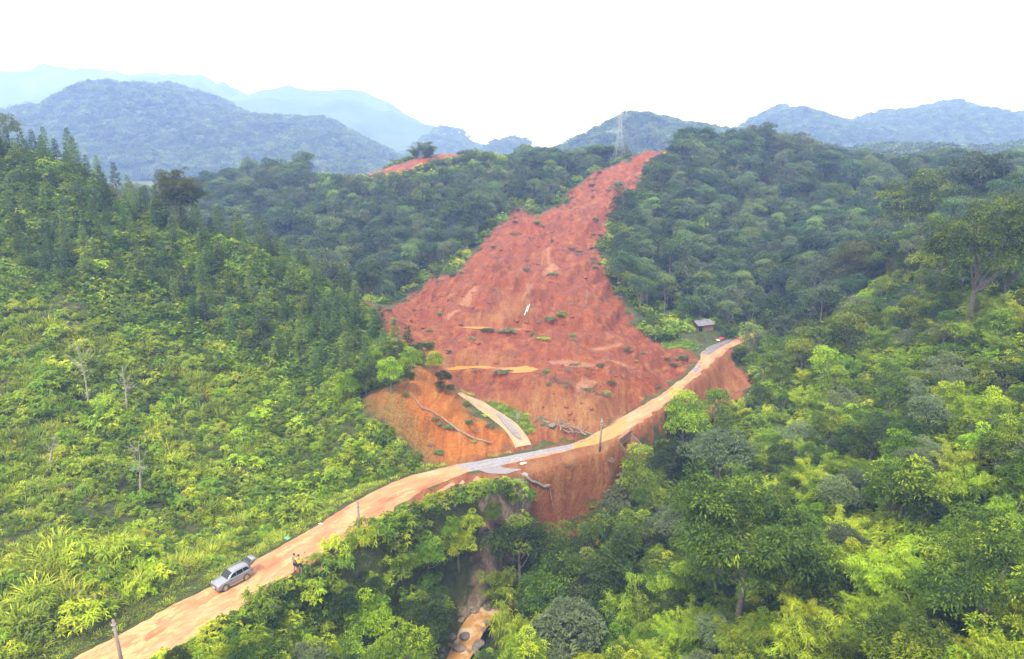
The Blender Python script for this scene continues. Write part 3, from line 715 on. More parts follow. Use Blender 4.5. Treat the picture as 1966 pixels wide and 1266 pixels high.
def trunk_mesh(name, seed, h, r, C, mat, nl=7, lean=.05):
    rng = np.random.default_rng(seed + 99); m = MB()
    tx_, ty_ = rng.normal(0, lean * h, 2)
    pts = [(tx_ * t * t + rng.normal(0, r * .5) * (t > 0), ty_ * t * t + rng.normal(0, r * .5) * (t > 0), -.6 + (h + .6) * t) for t in np.linspace(0, 1, 6)]
    m.tube(pts, [r * (1.25 - .95 * t) for t in np.linspace(0, 1, 6)], 6)
    for i in rng.choice(len(C), min(nl, len(C)), False):
        t = rng.uniform(.4, .85); b = np.array((tx_ * t * t, ty_ * t * t, -.6 + (h + .6) * t)); e = C[i]
        mid = (b + e) / 2 + np.array((0, 0, -.06 * h)); m.tube([b, mid, e], [r * .5 * (1.2 - t), r * .32, r * .1], 5, False)
    return m.mesh(name, mat, True)
def bamboo_mesh(name, seed, h, n_c, spread, mat, ncl=20, npc=8, ll=.55):
    rng = np.random.default_rng(seed); parts = []; m = MB()
    for i in range(n_c):
        a = rng.uniform(0, 2 * pi); b0 = np.array((math.cos(a), math.sin(a), 0)) * rng.uniform(.1, .5); out = np.array((math.cos(a), math.sin(a), 0)) * spread * rng.uniform(.35, 1.2); hh = h * rng.uniform(.65, 1.1)
        f = lambda t: b0 + out * t ** 2.2 + np.array((0, 0, hh * (t - .28 * t ** 3.5)))
        m.tube([f(t) - np.array((0, 0, .4)) * (t == 0) for t in (0, .3, .6, .85, 1)], [.045, .04, .03, .02, .008], 4, False)
        for t in np.sort(rng.uniform(.22, 1.0, ncl)):
            p = f(t); q = p + unit(rng.normal(0, 1, 3) * np.array((1, 1, .3))) * rng.uniform(.15, .75) * (1.15 - t * .6)
            n = int(npc * rng.uniform(.6, 1.4)); az = rng.uniform(0, 2 * pi, n)
            D = np.stack([np.cos(az), np.sin(az), rng.uniform(-.75, .25, n)], -1)
            v, fq = leaves(q + rng.normal(0, .12, (n, 3)), D, ll * rng.uniform(.6, 1.3, n), ll * .17 * rng.uniform(.8, 1.3, n), rng, .35)
            parts.append((v, fq, np.clip(.25 + .35 * t + rng.normal(0, .10) + rng.normal(0, .08, n), 0, 1)))
    V, Fq, T_ = join(parts)
    return mesh_np(name, V, Fq, mat, {'tint': ('FACE', T_)}), m.mesh('culms', MT['culm'])
def reed_mesh(name, seed, n, h, r, mat, wd=.06):
    rng = np.random.default_rng(seed); a = rng.uniform(0, 2 * pi, n); rr = r * rng.uniform(0, 1, n) ** .5 * .6
    P = np.stack([np.cos(a) * rr, np.sin(a) * rr, np.full(n, -.05)], -1); a2 = a + rng.normal(0, .6, n)
    k = rng.uniform(.15, 1.0, n); D = np.stack([np.cos(a2) * k, np.sin(a2) * k, np.full(n, 1.1)], -1)
    v, f = blades(P, D, h * rng.uniform(.6, 1.25, n), wd * rng.uniform(.7, 1.3, n), rng, .45)
    t = np.clip(.5 + rng.normal(0, .16, n), 0, 1)
    return mesh_np(name, v, f, mat, {'tint': ('FACE', np.repeat(t, 3))})
def tuft_mesh(name, seed, n, h, r, ll, mat, ns=9, narrow=.22):
    """low bush of drooping star-like leaf clusters"""
    rng = np.random.default_rng(seed); parts = []
    for i in range(n):
        a = rng.uniform(0, 2 * pi); q = rng.uniform(0, 1) ** .5; p = np.array((math.cos(a) * q * r, math.sin(a) * q * r, h * (1 - .6 * q * q) * rng.uniform(.35, 1.0)))
        m = int(ns * rng.uniform(.6, 1.4)); az = rng.uniform(0, 2 * pi, m)
        D = np.stack([np.cos(az) + p[0] / r * .5, np.sin(az) + p[1] / r * .5, rng.uniform(-.1, .8, m)], -1)
        v, f = leaves(np.repeat(p[None], m, 0) + rng.normal(0, .04, (m, 3)), D, ll * rng.uniform(.7, 1.3, m), ll * narrow * rng.uniform(.8, 1.2, m), rng, .45)
        parts.append((v, f, np.clip(.3 + .3 * p[2] / h + rng.normal(0, .13) + rng.normal(0, .05, m), 0, 1)))
    V, Fq, T_ = join(parts); return mesh_np(name, V, Fq, mat, {'tint': ('FACE', T_)})
def fir_mesh(name, seed, h, mat):
    rng = np.random.default_rng(seed); parts = []
    z = .35
    while z < h:
        t = z / h; R = (1 - t) ** .8 * h * .27 + .08; nb = 6 + int(3 * (1 - t))
        for k in range(nb):
            a = 2 * pi * (k + rng.uniform(-.3, .3)) / nb; n = 7 + int(9 * (1 - t)); zj = rng.uniform(-.18, .18); s = rng.uniform(.15, 1, n) * R * rng.uniform(.75, 1.15)
            P = np.stack([np.cos(a) * s, np.sin(a) * s, z + .3 * s - .12 * s * s + zj + rng.normal(0, .05, n)], -1); a2 = a + rng.choice((-1, 1), n) * rng.uniform(.3, 1.0, n)
            v, f = leaves(P, np.stack([np.cos(a2), np.sin(a2), rng.uniform(-.1, .9, n)], -1), .26 + .2 * (1 - t) * rng.uniform(.6, 1.3, n), np.full(n, .13), rng, .1)
            parts.append((v, f, np.clip(.4 + rng.normal(0, .1) + rng.normal(0, .08, n) + .25 * (s / R - .5), 0, 1)))
        z += .26 + .1 * (1 - t) * rng.uniform(.7, 1.3)
    V, Fq, T_ = join(parts); return mesh_np(name, V, Fq, mat, {'tint': ('FACE', T_)})

def scatter(name, P, rz, sc_, ix, srcs, **pr):
    """one object of many small plants, placed by geometry nodes"""
    me = bpy.data.meshes.new(name); P = np.asarray(P, np.float32)
    me.vertices.add(len(P)); me.vertices.foreach_set('co', P.ravel())
    for nm, ty, dat in (('rz', 'FLOAT', rz), ('sc', 'FLOAT', sc_), ('ix', 'INT', ix)):
        a = me.attributes.new(nm, ty, 'POINT'); a.data.foreach_set('value', np.asarray(dat, np.float32 if ty == 'FLOAT' else np.int32))
    me.update()
    ng = bpy.data.node_groups.new(name, 'GeometryNodeTree'); ng.interface.new_socket('Geometry', in_out='INPUT', socket_type='NodeSocketGeometry'); ng.interface.new_socket('Geometry', in_out='OUTPUT', socket_type='NodeSocketGeometry')
    N = ng.nodes.new; L = ng.links.new; gi = N('NodeGroupInput'); go = N('NodeGroupOutput'); jn = N('GeometryNodeJoinGeometry')
    def na_(nm, ty):
        a = N('GeometryNodeInputNamedAttribute'); a.data_type = ty; a.inputs['Name'].default_value = nm; return a.outputs['Attribute']
    r, s, i_ = na_('rz', 'FLOAT'), na_('sc', 'FLOAT'), na_('ix', 'INT')
    cx = N('ShaderNodeCombineXYZ'); L(r, cx.inputs[2]); ma = N('ShaderNodeMath'); ma.operation = 'SINE'; m2 = N('ShaderNodeMath'); m2.operation = 'MULTIPLY'; m2.inputs[1].default_value = 37.0; L(r, m2.inputs[0]); L(m2.outputs[0], ma.inputs[0])
    m3 = N('ShaderNodeMath'); m3.operation = 'MULTIPLY'; m3.inputs[1].default_value = .14; L(ma.outputs[0], m3.inputs[0]); L(m3.outputs[0], cx.inputs[0])
    for k, src in enumerate(srcs):
        cmp_ = N('FunctionNodeCompare'); cmp_.data_type = 'INT'; cmp_.operation = 'EQUAL'
        ins = [x for x in cmp_.inputs if x.type == 'INT']; L(i_, ins[0]); ins[1].default_value = k
        ob = N('GeometryNodeObjectInfo'); ob.inputs['Object'].default_value = src; ob.inputs['As Instance'].default_value = True
        ip = N('GeometryNodeInstanceOnPoints'); L(gi.outputs[0], ip.inputs['Points']); L(cmp_.outputs[0], ip.inputs['Selection']); L(ob.outputs['Geometry'], ip.inputs['Instance'])
        L(cx.outputs[0], ip.inputs['Rotation']); L(s, ip.inputs['Scale']); L(ip.outputs[0], jn.inputs[0])
    L(jn.outputs[0], go.inputs[0])
    o = link(name, me, **pr); md = o.modifiers.new('scatter', 'NODES'); md.node_group = ng
    return o
def src(name, me): return bpy.data.objects.new(name, me)      # a source for scatter(), in no collection

# ------------------------------------------------------------------ plant library
BL = []      # broadleaf kinds: crown mesh, trunk mesh, nominal height
for i, (R, Hh, zc, ncl, nlf, ll, mt, hgt, kw) in enumerate([
    (2.6, 2.2, 4.6, 34, 60, .42, 'leaf_forest', 6.4, {}),
    (2.2, 2.8, 5.0, 34, 56, .40, 'leaf_forest', 7.2, dict(clr=.36)),
    (3.0, 1.7, 5.4, 36, 58, .42, 'leaf_forest', 6.6, dict(flat=.55)),
    (2.3, 2.4, 4.6, 30, 56, .40, 'leaf_grey', 6.6, {}),
    (2.8, 2.2, 5.0, 34, 58, .42, 'leaf_dark', 6.8, dict(openness=.45)),
    (1.7, 3.0, 4.6, 28, 56, .38, 'leaf_grey', 7.2, dict(clr=.4)),
    ]):
    cm, C = crown_mesh('crown', 100 + i, R, Hh, zc, ncl, nlf, ll, MT[mt], **kw)
    BL.append((cm, trunk_mesh('trunk', 100 + i, hgt * .8, .13, C, MT['bark_pale' if i % 2 else 'bark']), hgt))
BS = []      # brighter kinds for the right hillside
for i, (j, mt) in enumerate([(0, 'leaf_slope'), (1, 'leaf_fresh'), (2, 'leaf_slope'), (3, 'leaf_grey'), (4, 'leaf_dark'), (5, 'leaf_slope')]):
    cm = BL[j][0].copy(); cm.name = 'crown'; cm.materials[0] = MT[mt]; BS.append((cm, BL[j][1], BL[j][2]))
NB = []      # near broadleaf trees, finer leaves
for i, (R, Hh, zc, ncl, nlf, ll, mt, hgt, kw) in enumerate([
    (3.3, 2.7, 6.0, 70, 130, .36, 'leaf_dark', 8.5, dict(clr=.26, narrow=.34, droop=.45, openness=.4)),
    (2.7, 2.9, 5.4, 60, 120, .34, 'leaf_fresh', 8.0, dict(clr=.28, narrow=.34, droop=.45, openness=.4)),
    (2.8, 2.3, 5.0, 55, 120, .36, 'leaf_grey', 7.2, dict(clr=.28, narrow=.4, openness=.4)),
    (3.2, 2.2, 5.2, 55, 120, .34, 'leaf_dark', 7.2, dict(clr=.27, flat=.6, openness=.45)),
    ]):
    cm, C = crown_mesh('crown', 200 + i, R, Hh, zc, ncl, nlf, ll, MT[mt], tintamp=.45, **kw)
    NB.append((cm, trunk_mesh('trunk', 200 + i, hgt * .8, .16, C, MT['bark'], 12), hgt))
cm, C = crown_mesh('crown', 210, 4.6, 4.3, 7.0, 150, 150, .32, MT['leaf_dark'], tintamp=.45, clr=.2, narrow=.36, droop=.45, openness=.35)
NB.append((cm, trunk_mesh('trunk', 210, 8.6, .2, C, MT['bark'], 16), 11))
cm2 = cm.copy(); cm2.name = 'crown'; cm2.materials[0] = MT['leaf_brown']; NB.append((cm2, NB[4][1], 11))
BB = [bamboo_mesh('foliage', 300 + i, (7.5, 6.5, 8.5)[i], 16, (2.3, 2.0, 2.6)[i], MT['leaf_bamboo'], 34, 12, .40) for i in range(3)]
for i in (0, 1):
    a_, b_ = bamboo_mesh('foliage', 310 + i, 7.5, 14, 2.0, MT['leaf_grey'], 34, 10, .5); BB.append((a_, b_))
FIRS = [fir_mesh('foliage', 400 + i, 4.0 + .4 * i, MT['leaf_fir']) for i in range(3)]
FTRUNK = MB().tube([(0, 0, -.4), (0, 0, 4.1)], [.07, .015], 5).mesh('trunk', MT['bark'])
UG = [src('reed', reed_mesh('reed', 500, 70, 1.5, .8, MT['leaf_reed'])), src('reed', reed_mesh('reed', 501, 60, 1.9, .9, MT['leaf_reed'], .07)),
      src('tuft', tuft_mesh('tuft', 502, 36, 1.3, 1.0, .42, MT['leaf_fern'])), src('tuft', tuft_mesh('tuft', 503, 40, 1.7, 1.2, .46, MT['leaf_bamboo'])),
      src('tuft', tuft_mesh('tuft', 504, 46, 1.2, 1.1, .30, MT['leaf_dark'], 9, .45)), src('tuft', tuft_mesh('tuft', 505, 44, 1.5, 1.2, .30, MT['leaf_fresh'], 9, .42)),
      src('tuft', tuft_mesh('tuft', 506, 40, 1.0, 1.0, .26, MT['leaf_dry'], 8, .3)), src('tuft', tuft_mesh('tuft', 507, 46, 1.5, 1.2, .34, MT['leaf_mix'], 9, .42))]
GR = [src('grass', reed_mesh('grass', 520, 40, .35, .5, MT['leaf_fern'], .03)), src('grass', reed_mesh('grass', 521, 50, .5, .5, MT['leaf_reed'], .035)), src('grass', reed_mesh('grass', 522, 60, .5, .5, MT['leaf_fresh'], .05))]

def gz(x, y): return float(H(np.array([x]), np.array([y]))[0])
# ------------------------------------------------------------------ where things grow
def cand(x0, x1, y0, y1, s, seed):
    rng = np.random.default_rng(seed); X, Y = np.meshgrid(np.arange(x0, x1, s), np.arange(y0, y1, s)); X = X.ravel(); Y = Y.ravel()
    return X + rng.uniform(-.5, .5, len(X)) * s, Y + rng.uniform(-.5, .5, len(X)) * s
def inframe(X, Y, Z, hgt=5, mg=60):
    px, py = proj(X, Y, Z); px2, py2 = proj(X, Y, Z + hgt)
    return (px > -mg * 3) & (px < 1966 + mg * 3) & (py2 < 1266 + mg) & (py > 0) & (Y > 5)
RC = np.array([((a[0] + b[0]) / 2, (a[1] + b[1]) / 2) for a, b in zip(ra, rb)])
oR = np.argsort(RC[:, 1]); XRD = lambda Y: np.interp(Y, RC[oR, 1], RC[oR, 0])
SS = np.array(STREAM)[:, :2]; oS = np.argsort(SS[:, 1]); XST = lambda Y: np.interp(Y, SS[oS, 1], SS[oS, 0])
def zones(X, Y):
    Z, m = H(X, Y, True)
    bare = np.minimum.reduce([m['slide'], m['cut'], m['road'], m['path'], m['crest']])
    left = np.where(Y < 74, X < XRD(Y), X < -5 + 0 * Y) & (Y < 126)
    right = (Y < 126) & (X > XST(Y)) & ~left
    mid = (Y >= 126) | ((Y > 112) & (X > 17)) | ((Y > 100) & (Y < 126) & (X > -60) & (X < -5) & False)
    gul = (Y < 76) & ~left & ~right
    return Z, m, bare, left, right & ~mid, mid, gul
# ------------------------------------------------------------------ undergrowth (nobody could count it)
rng = np.random.default_rng(5)
X1, Y1 = cand(-110, 2, 34, 112, .82, 1)
Z, m, bare, left, right, mid, gul = zones(X1, Y1)
ok = left & (bare > 1.0) & (m['grass'] > .8) & inframe(X1, Y1, Z, 2)
ok &= ~((Y1 < 74) & (XRD(Y1) - X1 < 6.2 + 1.5 * fbm(X1 / 5, Y1 / 5, 14, 2)))      # the road keeps a mown verge
X1, Y1, Z1 = X1[ok], Y1[ok], Z[ok]
px, py = proj(X1, Y1, Z1)
pn = fbm(X1 / 7, Y1 / 7, 91, 3); pn2 = fbm(X1 / 3.0, Y1 / 3.0, 92, 2)
upper = (py < 560 + .32 * px + 60 * pn)        # higher on the hill: woodier growth
rr = rng.uniform(0, 1, len(X1))
ix = np.where(upper, np.select([rr < .30, rr < .55, rr < .8], [7, 5, 2], 5), np.select([pn2 > .25, pn2 < -.28, rr < .35, rr < .62, rr < .70], [0, 7, 2, 3, 6], 1))
ix = np.where((px > 480) & (rr > .5), np.where(rr > .75, 5, 7), ix)
scatter('undergrowth', np.stack([X1, Y1, Z1 - .1], -1), rng.uniform(0, 6.28, len(X1)), (.5 + .55 * rng.uniform(0, 1, len(X1)) ** 1.5) * (1 + .6 * pn) * (1 + .5 * pn2) , ix, UG, kind='stuff', label='dense yellow green reeds, ferns and low bushes covering the left hillside')
# verge of short grass beside the road, the green field and the strip by the path
def grassy(name, x0, x1, y0, y1, s, cond, label, seed, sc_=1.0, pick=None):
    X, Y = cand(x0, x1, y0, y1, s, seed); Z, m, bare, left, right, mid, gul = zones(X, Y); k = cond(X, Y, m, bare, left, right, mid, gul) & inframe(X, Y, Z, 1)
    X, Y, Z = X[k], Y[k], Z[k]; r_ = np.random.default_rng(seed)
    scatter(name, np.stack([X, Y, Z - .03], -1), r_.uniform(0, 6.28, len(X)), sc_ * r_.uniform(.6, 1.3, len(X)), r_.integers(0, 2, len(X)) if pick is None else np.full(len(X), pick), GR, kind='stuff', label=label)
grassy('grass', -45, 0, 34, 76, .45, lambda X, Y, m, bare, left, right, mid, gul: left & (m['road'] > .3) & (XRD(Y) - X < 7.6 + 1.5 * fbm(X / 4, Y / 4, 8, 2)) & (m['cut'] > .5), 'short grass on the bank along the left side of the road', 31)
grassy('grass', -25, 5, 70, 100, .4, lambda X, Y, m, bare, left, right, mid, gul: (sdf(GRASS, X, Y) < .3) & (m['path'] > .2), 'bright grass strip between the side path and the mud lobe', 32)
grassy('grass', 20, 50, 110, 128, .5, lambda X, Y, m, bare, left, right, mid, gul: sdf(FIELD, X, Y) < 0, 'bright green field patch below the wooden shed', 33, .9, 2)
# right side
X1, Y1 = cand(-34, 120, 22, 128, .95, 2)
Z, m, bare, left, right, mid, gul = zones(X1, Y1)
sdst, _ = linedist(STREAM, X1, Y1)
ok = (right | gul) & (bare > np.where(gul, .55, 1.1)) & (m['grass'] > .5) & (sdst > np.where(Y1 < 64, 2.7, 2.0)) & inframe(X1, Y1, Z, 2) & (np.hypot(X1, Y1) > 16)
px, py = proj(X1, Y1, Z); ok &= ~((px > 845) & (px < 950) & (py > 1150) & (sdst < 3.6))
X1, Y1, Z1 = X1[ok], Y1[ok], Z[ok]; rr = rng.uniform(0, 1, len(X1)); pn = fbm(X1 / 6, Y1 / 6, 95, 3)
ix = np.select([rr < .22, rr < .45, rr < .62, rr < .8], [5, 4, 7, 3], 2)
ix = np.where(pn > .3, 3, ix)
scatter('undergrowth', np.stack([X1, Y1, Z1 - .1], -1), rng.uniform(0, 6.28, len(X1)), .7 + .5 * rng.uniform(0, 1, len(X1)), ix, UG, kind='stuff', label='mixed leafy undergrowth between the trees of the right hillside and gully')

X1, Y1 = cand(-34, 24, 34, 76, .55, 22); Z, m, bare, left, right, mid, gul = zones(X1, Y1); sdst, _ = linedist(STREAM, X1, Y1); px, py = proj(X1, Y1, Z); shd = sdf(SHOULD, X1, Y1)
ok = gul & (bare > .5) & (m['grass'] > .4) & (shd > .3) & (sdst > 2.6) & inframe(X1, Y1, Z, 2) & (sdf(BEIGE, X1, Y1) > .5) & ~((px > 845) & (px < 950) & (py > 1150) & (sdst < 3.6))
X1, Y1, Z1 = X1[ok], Y1[ok], Z[ok]; rr = rng.uniform(0, 1, len(X1)); sh_ = np.clip(.35 + .25 * np.minimum(m['road'][ok], shd[ok]), .3, 1.0)
scatter('undergrowth', np.stack([X1, Y1, Z1 - .1], -1), rng.uniform(0, 6.28, len(X1)), sh_ * rng.uniform(.6, 1.2, len(X1)), np.select([rr < .3, rr < .5, rr < .7, rr < .8], [5, 4, 2, 7], 3), UG, kind='stuff', label='thick leafy scrub on the steep bank between road and stream')

# ------------------------------------------------------------------ trees one by one
def tree(kind, x, y, z, s, rz, label, group, lib, name='broadleaf_tree', cat='tree', sz=None):
    t = bpy.data.objects.new(name, None); COL.objects.link(t); t.location = (x, y, z); t.rotation_euler = (0, 0, rz); t.scale = (s, s, s * (sz or 1)); t.empty_display_size = .3
    t['label'] = label; t['category'] = cat
    if group: t['group'] = group
    if lib is BB:
        link('foliage', lib[kind][0], t); link('culms', lib[kind][1], t)
    elif lib is FIRS:
        link('foliage', lib[kind], t); link('trunk', FTRUNK, t)
    else:
        link('crown', lib[kind][0], t); link('trunk', lib[kind][1], t)
    return t
def thin(X, Y, dmin, pri):
    """keep points at least dmin apart, best first"""
    o = np.argsort(-pri); keep = []; cell = {}
    for i in o:
        d = dmin[i]; cx_, cy_ = int(X[i] // 3), int(Y[i] // 3); good = True
        for a in range(-3, 4):
            for b in range(-3, 4):
                for j in cell.get((cx_ + a, cy_ + b), ()):
                    if (X[i] - X[j]) ** 2 + (Y[i] - Y[j]) ** 2 < min(d, dmin[j]) ** 2: good = False; break
                if not good: break
            if not good: break
        if good: keep.append(i); cell.setdefault((cx_, cy_), []).append(i)
    return np.array(keep)
# firs on the upper left hill
X1, Y1 = cand(-95, 0, 52, 116, 2.3, 3); Z, m, bare, left, right, mid, gul = zones(X1, Y1); px, py = proj(X1, Y1, Z)
fz = sdf([(-100,235),(60,250),(150,290),(330,395),(460,450),(560,490),(650,560),(760,620),(800,680),(720,730),(600,740),(480,690),(330,610),(180,540),(60,520),(-100,470)], px, py)
ok = left & (bare > 1.5) & (fz < 25 * fbm(X1 / 8, Y1 / 8, 33, 2)) & inframe(X1, Y1, Z) & (Y1 > 50)
k = np.where(ok)[0]; rng.shuffle(k); k = k[:215]
FIRL = ['young dark green fir in the plantation on the upper left hillside']
for i in k:
    tree(int(rng.integers(3)), X1[i], Y1[i], Z[i], rng.uniform(.6, 1.15), rng.uniform(0, 6.28), FIRL[0], 'young firs on the left hillside', FIRS, 'young_fir', 'fir tree')
# forest on the middle hills: the largest in view one by one, the rest as one mass
X1, Y1 = cand(-170, 190, 112, 262, 3.4, 4); Z, m, bare, left, right, mid, gul = zones(X1, Y1)
grassy_top = (sdf(wpoly([(800,300),(860,292),(960,300),(1000,330),(960,360),(880,335),(830,325)]), X1, Y1) < 2) 
px, py = proj(X1, Y1, Z)
CRL = [cast(p, q, H)[:2] for p, q in ((600,330),(700,334),(740,336),(800,322),(860,308),(900,300))]
crd, _ = linedist(CRL, X1, Y1)
_, pyt = proj(X1, Y1, Z + 6)
ok = mid & (bare > np.where(Y1 > 150, 3.2, 1.8)) & ~((crd < 16) & (Y1 < 260) & (py < 372)) & ~((px > 590) & (px < 900) & (Y1 > 180) & (pyt < 338 - .13 * np.clip(px - 700, 0, 200))) & (m['grass'] > 1.5) & inframe(X1, Y1, Z, 7) & ~grassy_top & (np.hypot(X1 - 38, Y1 - 121) > 7.5) & ~((px > 1225) & (px < 1300) & (py > 600) & (py < 665))
X1, Y1, Z1 = X1[ok], Y1[ok], Z[ok]
NEARY = 0
rng2 = np.random.default_rng(77); FS = rng2.uniform(.62, 1.12, len(X1)) * np.where(rng2.uniform(0, 1, len(X1)) > .93, 1.25, 1); FK = rng2.choice(6, len(X1), p=[.24, .2, .16, .14, .12, .14]); FR = rng2.uniform(0, 6.28, len(X1))
NMID = 110
o = np.argsort(Y1 / FS)
def side(x, y):
    px, _ = proj(x, y, 10.0)
    return 'on the wooded slope left of the landslide' if px < 1000 else 'on the wooded slope right of the landslide'
KN = ['green rounded broadleaf tree', 'tall green broadleaf tree', 'flat topped broadleaf tree', 'grey green broadleaf tree', 'dark dense broadleaf tree', 'slender grey green tree']
for i in o[:NMID]:
    sd_ = side(X1[i], Y1[i])
    tree(int(FK[i]), X1[i], Y1[i], Z1[i] - .2, FS[i], FR[i], KN[FK[i]] + ' ' + sd_, KN[FK[i]] + 's ' + sd_, BL)
r_ = o[NMID:]
FT = [src('forest_tree', None)] 
def both(c, t):
    """crown and trunk of a kind in one mesh, for the mass"""
    a = np.empty(len(c.vertices) * 3, np.float32); c.vertices.foreach_get('co', a); b = np.empty(len(t.vertices) * 3, np.float32); t.vertices.foreach_get('co', b)
    V = np.concatenate([a.reshape(-1, 3), b.reshape(-1, 3)]); me = bpy.data.meshes.new('forest_tree')
    Fc = [tuple(p.vertices) for p in c.polygons] + [tuple(v + len(c.vertices) for v in p.vertices) for p in t.polygons]
    me.from_pydata(V.tolist(), [], Fc); me.materials.append(c.materials[0]); me.materials.append(t.materials[0])
    me.polygons.foreach_set('material_index', [0] * len(c.polygons) + [1] * len(t.polygons))
    tn_ = np.zeros(len(Fc), np.float32); d_ = np.empty(len(c.polygons), np.float32); c.attributes['tint'].data.foreach_get('value', d_); tn_[:len(d_)] = d_
    at_ = me.attributes.new('tint', 'FLOAT', 'FACE'); at_.data.foreach_set('value', tn_); me.update(); return me
FT = [src('forest_tree', both(c, t)) for c, t, h in BL]
scatter('forest', np.stack([X1[r_], Y1[r_], Z1[r_] - .2], -1), FR[r_], FS[r_], FK[r_], FT, kind='stuff', label='mass of broadleaf trees covering the middle hills')
X1, Y1 = cand(-170, 190, 112, 262, 2.6, 44); Z, m, bare, left, right, mid, gul = zones(X1, Y1)
ok = mid & (bare > .6) & (m['grass'] > .6) & inframe(X1, Y1, Z, 2) & (np.hypot(X1 - 38, Y1 - 121) > 4)
X1, Y1, Z1 = X1[ok], Y1[ok], Z[ok]; rr = rng.uniform(0, 1, len(X1))
scatter('undergrowth', np.stack([X1, Y1, Z1 - .1], -1), rng.uniform(0, 6.28, len(X1)), 1.1 + .7 * rng.uniform(0, 1, len(X1)), np.select([rr < .3, rr < .6, rr < .8], [7, 4, 2], 5), UG, kind='stuff', label='green undergrowth beneath the trees of the middle hills')
# far hills
FAR = []
for i in range(3):
    cm, C = crown_mesh('far_tree', 700 + i, 3.2, 2.6, 3.2, 12, 14, 1.25, MT['leaf_forest' if i != 1 else 'leaf_grey'], clr=.42, narrow=.6)
    FAR.append(src('far_tree', cm))
P_ = []
for (XG, YG, Zg, prof), n in zip(HILLS[1:], (9000, 1300, 1000, 4500, 9000, 3000)):
    g = np.random.default_rng(n); ii = g.uniform(0, XG.shape[0] * .72, n * 2); jj = g.uniform(0, XG.shape[1] - 1.01, n * 2)
    a, b = ii.astype(int), jj.astype(int); fa, fb = ii - a, jj - b
    bl = lambda M: (M[a, b] * (1 - fa) + M[a + 1, b] * fa) * (1 - fb) + (M[a, b + 1] * (1 - fa) + M[a + 1, b + 1] * fa) * fb
    x, y, z = bl(XG), bl(YG), bl(Zg); px, py = proj(x, y, z); cl = fbm(x / 40, y / 60, 19, 3)
    k = (px > -60) & (px < 2030) & (cl > -.5) & (py < 360)
    P_.append(np.stack([x[k], y[k], z[k] - .5], -1)[:n])
P_ = np.concatenate(P_)
scatter('forest', P_, rng.uniform(0, 6.28, len(P_)), rng.uniform(.7, 1.7, len(P_)), rng.integers(0, 3, len(P_)), FAR, kind='stuff', label='far woods covering the blue hills of the skyline')

# right hillside: bamboo and broadleaf trees close to the camera
X1, Y1 = cand(-20, 122, 24, 126, 1.9, 6); Z, m, bare, left, right, mid, gul = zones(X1, Y1); sdst, _ = linedist(STREAM, X1, Y1)
dist = np.hypot(X1, Y1)
px, py = proj(X1, Y1, Z)
ok = right & ~((px > 845) & (px < 960) & (py > 1150)) & (bare > 2.0) & (sdst > 3.0) & inframe(X1, Y1, Z, 7, 120) & (dist > 24) & ~((X1 < 60) & (Y1 > 104))
X1, Y1, Z1, dist = X1[ok], Y1[ok], Z[ok], dist[ok]; g = np.random.default_rng(8)
pri = g.uniform(0, 1, len(X1)); keep = thin(X1, Y1, np.full(len(X1), 2.25), pri); print('right trees', len(keep))
nbn = fbm(X1 / 14, Y1 / 14, 55, 3); keep = sorted(keep, key=lambda i: dist[i]); nbl = 0; RX = []
for i in keep:
    bam = nbn[i] + g.normal(0, .25) > (.05 if Y1[i] < 80 else .12); rz = g.uniform(0, 6.28)
    px, py = proj(X1[i], Y1[i], Z1[i] + 3)
    where = 'low on the right hillside' if py > 900 else 'halfway up the right hillside' if py > 620 else 'high on the right hillside'
    if bam:
        tree(int(g.integers(3)), X1[i], Y1[i], Z1[i] - .1, g.uniform(.42, .74), rz, 'feathery yellow green bamboo clump ' + where, 'bamboo clumps ' + where, BB, 'bamboo_clump', 'bamboo')
    else:
        nbl += 1; far_ = Y1[i] > 85; lib = BS if far_ else NB; k = int(g.integers(6 if far_ else 4))
        s_ = g.uniform(.42, .8) * (1.05 if far_ else .85)
        if nbl > 140: RX.append((X1[i], Y1[i], Z1[i] - .2, rz, s_, k % 6)); continue
        tree(k, X1[i], Y1[i], Z1[i] - .2, s_, rz, ((KN[k] if far_ else ['dark leaved tree with bright tips', 'fresh green leafy tree', 'grey green leafy tree', 'dark spreading tree'][k]) + ' ' + where), 'trees ' + where, lib)
RX = np.array(RX); FS2 = [src('forest_tree', both(c, t)) for c, t, h in BS]; scatter('forest', RX[:, :3], RX[:, 3], RX[:, 4] * 1.15, RX[:, 5].astype(int), FS2, kind='stuff', label='mass of trees on the far part of the right hillside')
# shrubs and small trees between the road and the stream
X1, Y1 = cand(-32, 22, 34, 76, 1.6, 7); Z, m, bare, left, right, mid, gul = zones(X1, Y1); sdst, _ = linedist(STREAM, X1, Y1)
ok = gul & (bare > 1.3) & (sdst > 3.8) & (m['grass'] > .9) & inframe(X1, Y1, Z, 4)
px, py = proj(X1, Y1, Z); shd = sdf(SHOULD, X1, Y1); ok &= ~((px > 845) & (px < 940) & (py > 1165)) & (shd > .8); m['road'] = np.minimum(m['road'], shd)
X1, Y1, Z1 = X1[ok], Y1[ok], Z[ok]; g = np.random.default_rng(9); rdist = m['road'][ok]
for i in range(len(X1)):
    qx, qy = proj(X1[i], Y1[i], Z1[i])
    if rdist[i] < 2.4 and 470 < qx < 680: continue
    if 590 < qx < 670 and qy < 1125: continue
    k = int(g.choice([0, 1, 3, 2], p=[.3, .35, .2, .15])); s = min(.56, .13 + .065 * rdist[i]) * g.uniform(.8, 1.2)
    tree(k, X1[i], Y1[i], Z1[i] - 1.6 * s - .2, s, g.uniform(0, 6.28), 'leafy green bush on the bank between road and stream', 'bushes between the road and the stream', NB, 'bush', 'bush')
print('bushes', len(X1), 'things', len([o for o in bpy.data.objects if o.get('label')]))
